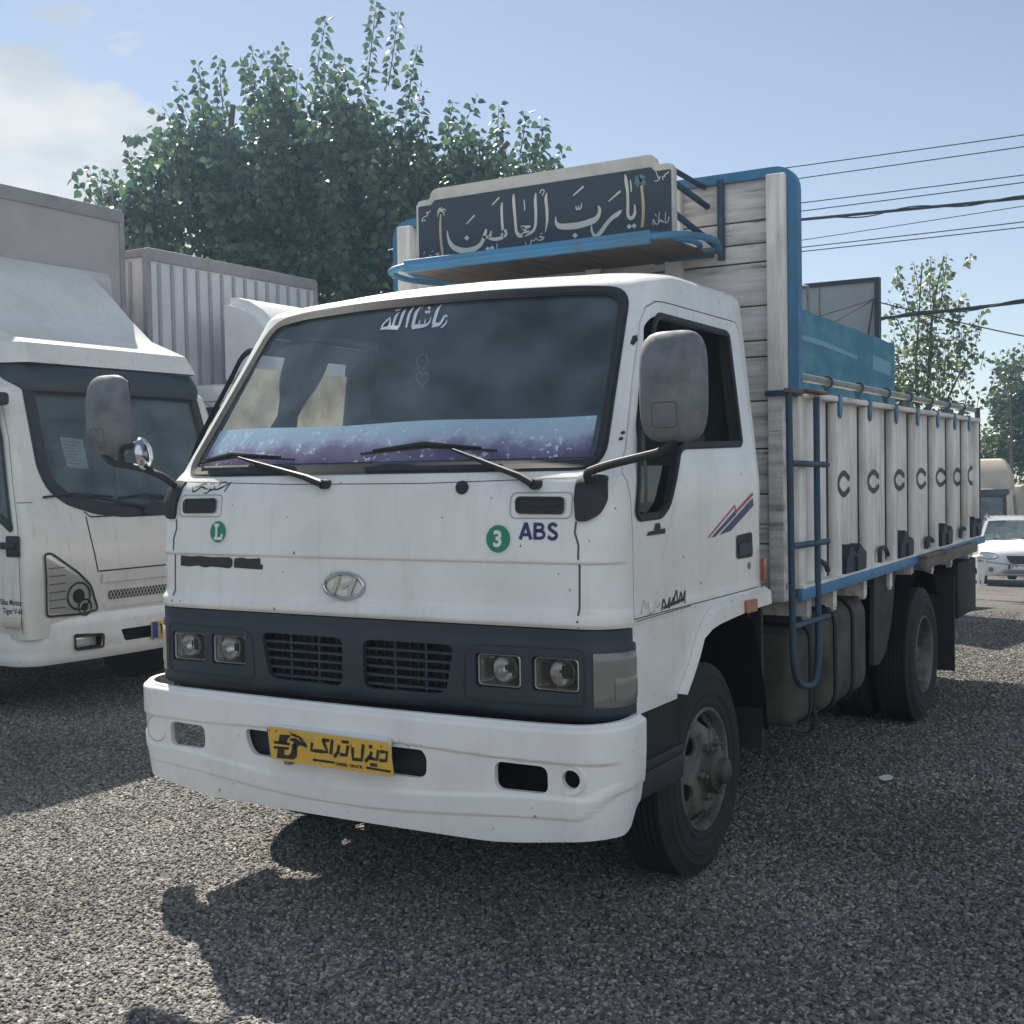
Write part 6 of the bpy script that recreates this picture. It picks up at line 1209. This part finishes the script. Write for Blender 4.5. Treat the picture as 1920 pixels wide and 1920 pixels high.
# ================================================================ white car, chain post
M['carwhite']=mat('car_white',(.74,.75,.77),.22,coat=.6)
def car():
    root=empty('parked_car',(0,0,0),0,'white hatchback parked nose-on at the right edge behind the chain','car')
    # half profile rings along y (front y=0): (y, z_low, z_top, half width low/top)
    S=[(0.0,.30,.60,.58,.52),(.05,.24,.70,.70,.62),(.18,.22,.79,.80,.70),(.45,.22,.86,.835,.74),(.95,.22,.93,.84,.75),(1.10,.22,.96,.84,.76),(1.9,.22,.99,.845,.78),(3.0,.22,1.0,.845,.77),(3.6,.24,.98,.82,.74),(3.85,.30,.90,.74,.66)]
    bm=BM(); rows=[]
    for y,zl,zt,hl,ht in S:
        h=zt-zl; half=[(0,zl),(hl*.9,zl),(hl,zl+.12*h),(hl*1.01,zl+.5*h),(hl*.985,zl+.78*h),((hl+ht)/2+.02,zl+.93*h),(ht*.85,zt),(ht*.45,zt+.02),(0,zt+.03)]
        y2=lambda x:y+.16*(x/.84)**2*max(0,1-y/.6)
        row=[bm.verts.new((x,y2(x),z)) for x,z in half]+[bm.verts.new((-x,y2(x),z)) for x,z in half[-2:0:-1]]; rows.append(row)
    n=len(rows[0])
    for A,B in zip(rows,rows[1:]):
        for j in range(n): bm.faces.new((A[j],A[(j+1)%n],B[(j+1)%n],B[j]))
    bm.faces.new(rows[0]);bm.faces.new(rows[-1][::-1]); build('car_body',bm,M['carwhite'],root,45)
    G=[(1.02,.96,.76,.97,.74),(1.75,1.36,.58,1.0,.72),(1.95,1.42,.56,1.0,.72),(2.9,1.43,.56,1.0,.72),(3.4,1.34,.55,1.0,.70),(3.75,.98,.66,.96,.66)]
    bm=BM(); T=[]
    for y,zt,ht,zl,hl in G: T.append([bm.verts.new((s*h,y,z)) for s,h,z in ((-1,ht,zt),(-.5,ht,zt+.015),(.5,ht,zt+.015),(1,ht,zt))])
    for A,B in zip(T[1:5],T[2:5]):
        for i in range(3): bm.faces.new((A[i],A[i+1],B[i+1],B[i]))
    for s in (0,3):  # pillars as strips
        for (a,b) in ((0,1),(4,5)):
            p,q=T[a][s].co,T[b][s].co; w=.035
            vs=[bm.verts.new(p+Vector((-w,0,0))),bm.verts.new(p+Vector((w,0,0))),bm.verts.new(q+Vector((w,0,0))),bm.verts.new(q+Vector((-w,0,0)))]; bm.faces.new(vs)
    bmesh.ops.solidify(bm,geom=bm.faces[:],thickness=.03); build('car_roof',bm,M['carwhite'],root,45)
    bm=BM(); vs=[bm.verts.new(p) for p in ((-.72,1.05,.965),(.72,1.05,.965),(.545,1.73,1.355),(-.545,1.73,1.355))]; bm.faces.new(vs); build('windscreen',bm,M['carglass'],root)
    for s in (-1,1):
        bm=BM(); bm.faces.new([bm.verts.new((s*h,y,z)) for y,z,h in ((1.12,.975,.765),(1.78,1.355,.575),(2.9,1.41,.55),(3.35,1.33,.56),(3.6,.985,.72))]); build('side_glass',bm,M['carglass'],root)
        bm=BM(); q=[(.44,.655),(.52,.72),(.74,.76),(.80,.74),(.83,.66),(.72,.60),(.52,.61)]
        ff=lambda u,v,o,s=s:Vector((s*u,.02+.17*(u/.84)**2+.35*max(0,v-.60)-o+.10*max(0,u-.55),v))
        polyon(bm,rpoly(q,.03),ff,.03); hl=build('headlight',bm,M['reflect'],root); bm=BM(); stroke(bm,rpoly(q,.03),ff,.012,.033,True); build('lamp_rim',bm,M['dark'],hl)
        bm=BM(); lathe(bm,[(.055,0),(.05,.012),(0,.014)],(s*.60,.06,.375),1,18); build('fog_lamp',bm,M['mirror'],root)
        bm=BM(); rb=rounded_block(.2,.1,.13); bm.free(); bm=rb
        for v in bm.verts: v.co+=Vector((s*.92,1.15,1.0))
        build('mirror',bm,M['carwhite'],root,60)
        for y in (.75,3.2):
            bm=BM(); lathe(bm,[(.17,0),(.2,.01*s),(.28,0),(.29,-.17*s),(.18,-.18*s)],(s*.82,y,.29),0,24,True); lathe(bm,[(.18,-.01*s),(.1,.01*s),(0,.01*s)],(s*.82,y,.29),0,18); build('wheel',bm,M['tyre'],root)
    pf=lambda u,v,o:Vector((u,-.03+.1*(u/.84)**2-o,v))
    bm=BM(); polyon(bm,rpoly([(-.30,.68),(.30,.68),(.22,.53),(.12,.50),(-.12,.50),(-.22,.53)],.03),pf,.012); build('grille',bm,M['dark'],root)
    bm=BM(); polyon(bm,[(-.42,.345),(-.36,.36),(.36,.36),(.42,.345)],pf,.012); polyon(bm,[(-.44,.30),(-.33,.325),(.33,.325),(.44,.30)],pf,.012); build('lower_grille',bm,M['dark'],root)
    bm=BM(); box(bm,(-.26,-.045,.385),(.26,-.035,.495)); pl=build('number_plate',bm,M['platewhite'],root)
    bm=BM(); polyon(bm,[(-.257,.388),(-.205,.388),(-.205,.492),(-.257,.492)],lambda u,v,o:Vector((u,-.047,v)),0); build('plate_strip',bm,M['plateblue'],pl)
    bm=BM(); pq=lambda u,v,o:Vector((u,-.049,v))
    for x in (-.165,-.085):
        stroke(bm,[(x-.022,.475,.013),(x-.004,.405,.010)],pq,None,0); stroke(bm,[(x-.004,.405,.010),(x+.02,.475,.013)] if x<-.1 else spl([(x-.018,.47,.012),(x-.002,.452,.012),(x+.006,.47,.012),(x+.016,.452,.010),(x+.022,.474,.010)]),pq,None,0)
    build('lettering',bm,M['ink'],pl)
    for a,b in ((.1,.62),(-.5,.02)):
        bm=BM(); tube(bm,[(b,1.03,.97),(a+.1,1.04,.985),(a,1.10,1.01)],.012,5); build('wiper',bm,M['rubber'],root)
    for s in (-1,1):
        bm=BM(); tube(bm,[(s*.53,1.95,1.45),(s*.53,2.1,1.47),(s*.53,2.9,1.475),(s*.52,3.1,1.45)],.018,6); build('roof_rail',bm,M['dark'],root)
    root.location=(-1.42,25.4,gz(0,25.4)); root.rotation_euler=(0,0,R(13))
M['carglass']=glass('car_glass',(.30,.36,.38),.10,(.5,.62,.7))
car()
def post():
    c=Vector((-1.70,22.0,gz(0,22))); e=empty('barrier_post',c,0,'white bent metal post holding a chain in front of the white car','post')
    h=-.25-c.z
    bm=BM(); tube(bm,[(0,0,0),(0,0,h*.5),(.0,0,h)],.022,8); build('upright',bm,M['stickerwhite'],e)
    bm=BM(); pts=[(.02,.0,h-.02),(.14,0,h-.06),(.12,0,h-.35),(.09,0,h-.62),(.03,0,h-.45),(.0,0,h-.2)]; prism(bm,[(p[0],p[2]) for p in pts],1,-.02,.02,.005); build('blade',bm,M['stickerwhite'],e)
    bm=BM(); lathe(bm,[(0,.03),(.08,.02),(.11,-.01),(.06,-.03),(0,-.035)],(0,0,h+.0),2,20); build('cap',bm,M['stickerwhite'],e)
    a=c+Vector((0,-.06,h-.08)); b=Vector((1.6,23.6,c.z+h-.10)); bm=BM(); n=110
    for i in range(n):
        t=i/n; p=a.lerp(b,t)+Vector((0,0,-.16*4*t*(1-t))); q=a.lerp(b,(i+1.15)/n)+Vector((0,0,-.16*4*(t+.9/n)*(1-t-.9/n)))
        o=Vector((0,0,.011)) if i%2 else Vector((-.006,.009,0)); tube(bm,[p+o,q+o,q-o,p-o],.0045,4,True)
    ch=build('chain',bm,M['hub'],None); tag(ch,'dark sagging chain strung from the white post in front of the car','chain')
post()
def fallen():
    V=[];F=[]; add_leaf_at=Vector((1.04,3.03,.016)); rnd=random.Random(4); bm=BM(); f=lambda u,v,o:Vector((1.22+u,2.86+v,.017+.3*abs(u)*.25+.05*v+o)); polyon(bm,[(0,-.05),(.028,-.03),(.034,.0),(.02,.035),(0,.06),(-.02,.035),(-.034,0),(-.028,-.03)],f,0); vs=bm.verts[:]
    e=bmesh.ops.extrude_face_region(bm,geom=bm.faces[:])
    for v in [w for w in e['geom'] if isinstance(w,bmesh.types.BMVert)]: v.co.z+=.0015
    o=build('fallen_leaf',bm,M['stickerwhite'],None); tag(o,'small pale dry leaf lying on shaded gravel beside the truck','leaf')
fallen()
# ================================================================ overhead cables
def cables():
    L=[(6.262,6.245,.008,'topmost thin cable crossing the sky above the wooden bed'),(6.07,6.078,.008,'second thin cable from the top, below the topmost one'),(5.684,5.675,.008,'third thin cable from the top, upper of the pair over the thick one'),(5.556,5.569,.008,'fourth thin cable from the top, just above the thick bundled cable'),
       (5.424,5.348,.024,'upper thick black bundled cable with a loose strand'),(5.10,5.232,.006,'faint cable below the thick bundle, crossing its neighbours at a steeper angle'),(4.99,5.006,.008,'upper of the lowest close pair of thin cables'),(4.924,4.93,.008,'lower of the lowest close pair of thin cables'),(3.735,3.861,.026,'lower thick black bundled cable running behind the slender tree')]
    for za,zb,r,lab in L:
        k=(zb-za)/3.285; bm=BM(); pts=[]
        x0=-22 if k<.02 else -8
        for i in range(41):
            x=x0+(14-x0)*i/40; pts.append((x,16+.0*x,za+k*(x+3.285)+.0009*(x+1.6)**2-.0009*2.7))
        tube(bm,pts,r,6)
        if r>.02:
            P2=[]
            for i in range(160):
                x=-8+18*i/160; P2.append((x,16+r*1.2*math.sin(x*5),za+k*(x+3.285)+.0009*(x+1.6)**2-.0025+r*1.3*math.cos(x*4.1)-.02*max(0,math.sin(x*1.7))))
            tube(bm,P2,r*.45,5)
        o=build('overhead_cable',bm,M['rubber'],None); tag(o,lab,'cable','overhead cables crossing the sky')
    bm=BM(); a=Vector((-1.15,12.3,3.55)); b=Vector((6,15,2.4)); tube(bm,[a.lerp(b,i/20)+Vector((0,0,-1.3*(i/20)*(1-i/20))) for i in range(21)],.008,5)
    o=build('overhead_cable',bm,M['rubber'],None); tag(o,'thin wire sagging down to the right from the black framed board corner','cable','overhead cables crossing the sky')
cables()
# ================================================================ trees
def add_leaf(V,F,p,d,s,rnd,wid=.8):
    # heart-shaped leaf folded along its midrib: base p, direction d, size s
    up=Vector((rnd.uniform(-1,1),rnd.uniform(-1,1),rnd.uniform(-.2,1))); side=d.cross(up)
    if side.length<1e-3: side=Vector((1,0,0))
    side.normalize(); nrm=side.cross(d).normalized(); w=s*wid*.5; b=len(V); cu=rnd.uniform(.05,.25)*s
    V+= [p,p+d*s*.18+side*w*.85+nrm*w*.35,p+d*s*.5+side*w*.9+nrm*w*.30-nrm*cu*.3,p+d*s-nrm*cu,p+d*s*.5-side*w*.9+nrm*w*.30-nrm*cu*.3,p+d*s*.18-side*w*.85+nrm*w*.35,p+d*s*.5-nrm*cu*.35]
    F+= [(b,b+1,b+2,b+6),(b+6,b+2,b+3),(b,b+6,b+4,b+5),(b+6,b+3,b+4)]
def crown(name,parent,shoots,blobs,ls,per_m,n_in,mt,seed,depth=1.0,droop=.6,wid=.85,inner_len=.5):
    rnd=random.Random(seed); V=[];F=[]; tw=BM()
    def shoot(a,b,n,r0=.010):
        a=Vector(a);b=Vector(b); ax=(b-a); L=ax.length; axn=ax.normalized(); bend=Vector((rnd.uniform(-.08,.08),rnd.uniform(-.08,.08),0))*L
        pt=lambda t:a.lerp(b,t)+bend*4*t*(1-t)*.5
        tube(tw,[pt(0),pt(.5),pt(1)],[r0,r0*.7,r0*.3],4,False,False); ang=rnd.uniform(0,6)
        for i in range(n):
            t=(i+rnd.random()*.6)/n; ang+=2.4; t=min(t,1)
            o=Vector((math.cos(ang),math.sin(ang),0)); d=(o+Vector((0,0,-droop+1.1*max(0,t-.85)*4))+axn*.25+Vector((rnd.gauss(0,.25),rnd.gauss(0,.25),rnd.gauss(0,.2)))).normalized()
            s=ls*rnd.uniform(.65,1.2)*(1-.45*max(0,t-.6)); add_leaf(V,F,pt(t)+o*s*.35,d,s,rnd,wid)
    for a,b in shoots:
        L=(Vector(b)-Vector(a)).length; shoot(b,a,max(8,int(L*per_m)))
    for i in range(n_in):
        w=[q[3]**2 for q in blobs]; q=rnd.choices(blobs,w)[0]
        u=Vector((rnd.gauss(0,1),rnd.gauss(0,1),rnd.gauss(0,1))).normalized()*rnd.random()**(1/2.2)*q[3]; u.x*=.95
        u+=Vector((-.53,.85,0))*rnd.uniform(-depth,depth)
        p=Vector(q[:3])+u; dirv=Vector((u.x*.35+rnd.gauss(0,.2),u.y*.35+rnd.gauss(0,.2),.95+rnd.gauss(0,.25)))
        if rnd.random()<.25: dirv.z=-.1
        dirv.normalize(); l=inner_len*rnd.uniform(.5,1.2); shoot(p-dirv*l*.5,p+dirv*l*.5,max(5,int(l*per_m*.62)),.006)
    me=bpy.data.meshes.new(name); me.from_pydata([tuple(v) for v in V],[],F); me.materials.append(mt); me.shade_smooth(); o=bpy.data.objects.new(name,me); link(o,parent)
    tw2=build('twigs',tw,M['bark'],parent,60); return o,tw2
def trunk(parent,base,limbs,r):
    bm=BM(); base=Vector(base)
    for l in limbs:
        pts=[base]+[Vector(p) for p in l]; n=len(pts); tube(bm,arcpts(pts,.4,4),0,8) if False else None
        q=arcpts(pts,.5,4); tube(bm,q,[r*(1-.82*i/(len(q)-1)) for i in range(len(q))],9)
    return build('trunk',bm,M['bark'],parent,60)
tr=empty('mulberry_tree',(-6.4,8.28,gz(0,8.28)),0,'large dense leafy tree rising behind the left hand trucks','tree')
def rel(o,root):
    o.matrix_parent_inverse=Matrix.Translation(-Vector(root.location)); return o
for o in crown('crown',tr,[(a,b) for a,b in SHOOT],[(x,y,z-(.5 if z>5.3 else .2),r*.86) for x,y,z,r in BLOB],.104,50,1080,M['leaf'],3,.95,.7,.9,.85): rel(o,tr)
bx=Vector((-6.4,8.28,0))
rel(trunk(tr,bx,[[(-6.4,8.3,1.6),(-6.9,8.0,3.2),(-7.6,7.7,4.8),(-7.5,7.8,5.9)],[(-6.4,8.3,1.6),(-6.4,8.4,3.4),(-6.3,8.5,5.0),(-6.2,8.55,5.9)],[(-6.4,8.3,1.6),(-5.8,8.7,3.4),(-5.2,9.1,4.7),(-4.7,9.4,5.4)],[(-6.4,8.3,1.8),(-7.4,7.7,3.0),(-8.3,7.3,4.4)]],.17),tr)
tr2=empty('slender_tree',(-1.72,17.45,gz(0,17.4)),0,'slender sparse tree with small leaves against the sky right of the teal truck','tree')
for o in crown('crown',tr2,SHOOT2,BLOB2,.095,30,170,M['leaf2'],5,.5,.55,.95,.55): rel(o,tr2)
rel(trunk(tr2,(-1.72,17.45,gz(0,17.4)),[[(-1.72,17.45,1.2),(-1.66,17.5,2.8),(-1.62,17.55,4.0),(-1.45,17.7,4.9)],[(-1.72,17.45,1.2),(-1.85,17.4,3.0),(-1.75,17.5,4.8)],[(-1.72,17.45,1.0),(-1.45,17.6,2.5),(-1.1,17.9,3.3)],[(-1.72,17.45,1.0),(-2.0,17.3,2.4),(-2.25,17.2,3.2)]],.06),tr2)
tr3=empty('poplar_tree',(-2.2,34.0,gz(0,34)),0,'narrow green poplar above the beige truck at the right edge','tree')
for o in crown('crown',tr3,[((-2.90,33.92,4.73),(-2.95,33.9,3.7)),((-3.1,33.8,4.4),(-3.0,33.8,3.6)),((-2.7,34.1,4.4),(-2.8,34,3.5))],BLOB3,.15,26,560,M['leaf3'],8,.8,.2,.85,.7): rel(o,tr3)
rel(trunk(tr3,(-2.9,34.0,gz(0,34)),[[(-2.9,34,.5),(-2.9,34,2.0),(-2.9,33.9,4.2)]],.1),tr3)
def hedge_tree(nm,lab,c,blobs,n,seed,ls=.16):
    e=empty(nm,(c[0],c[1],gz(0,c[1])),0,lab,'tree','trees along the back of the yard')
    for o in crown('crown',e,[],blobs,ls,14,n,M['leaf3'],seed,1.2,.4,.9,.8): rel(o,e)
    rel(trunk(e,(c[0],c[1],gz(0,c[1])),[[(c[0],c[1],.6),(c[0]+.2,c[1],2.2)],[(c[0],c[1],.6),(c[0]-.3,c[1],1.9)]],.14),e)
hedge_tree('broadleaf_tree','dark bushy tree behind the beige truck fairing',(-1.0,36,0),[(-1.6,36,1.2,1.3),(-.4,36,1.5,1.4),(-1.0,36,.2,1.5),(.8,36,1.2,1.4)],300,11)
hedge_tree('broadleaf_tree','low dark tree seen just over the far end of the wooden bed',(-4.6,38,0),[(-4.2,38,1.6,1.4),(-5.4,38,1.2,1.4),(-3.2,38,1.2,1.2),(-4.6,38,.2,1.5)],260,12)
hedge_tree('broadleaf_tree','dark tree at the right edge, beyond the white car roof',(3.2,37,0),[(2.6,37,1.4,1.5),(4.2,37,1.4,1.6),(3.2,37,.2,1.6)],240,13)

# ================================================================ thin haze volume added to stand in for lens glare towards the sun
def glare_haze():
    bm=BM(); box(bm,(-156,-66,-2.9),(156,156,8.6)); me=bpy.data.meshes.new('glare_haze'); bmesh.ops.recalc_face_normals(bm,faces=bm.faces[:]); bm.to_mesh(me); bm.free()
    m=bpy.data.materials.new('glare_haze_air'); m.use_nodes=True; nt=m.node_tree; nt.nodes.clear(); v=nt.nodes.new('ShaderNodeVolumePrincipled'); o=nt.nodes.new('ShaderNodeOutputMaterial')
    v.inputs['Color'].default_value=(.50,.75,1,1); v.inputs['Density'].default_value=.0020; v.inputs['Anisotropy'].default_value=.65; nt.links.new(v.outputs[0],o.inputs['Volume'])
    me.materials.append(m); h=bpy.data.objects.new('glare_haze',me); COL.objects.link(h); tag(h,kind='stuff')
glare_haze()
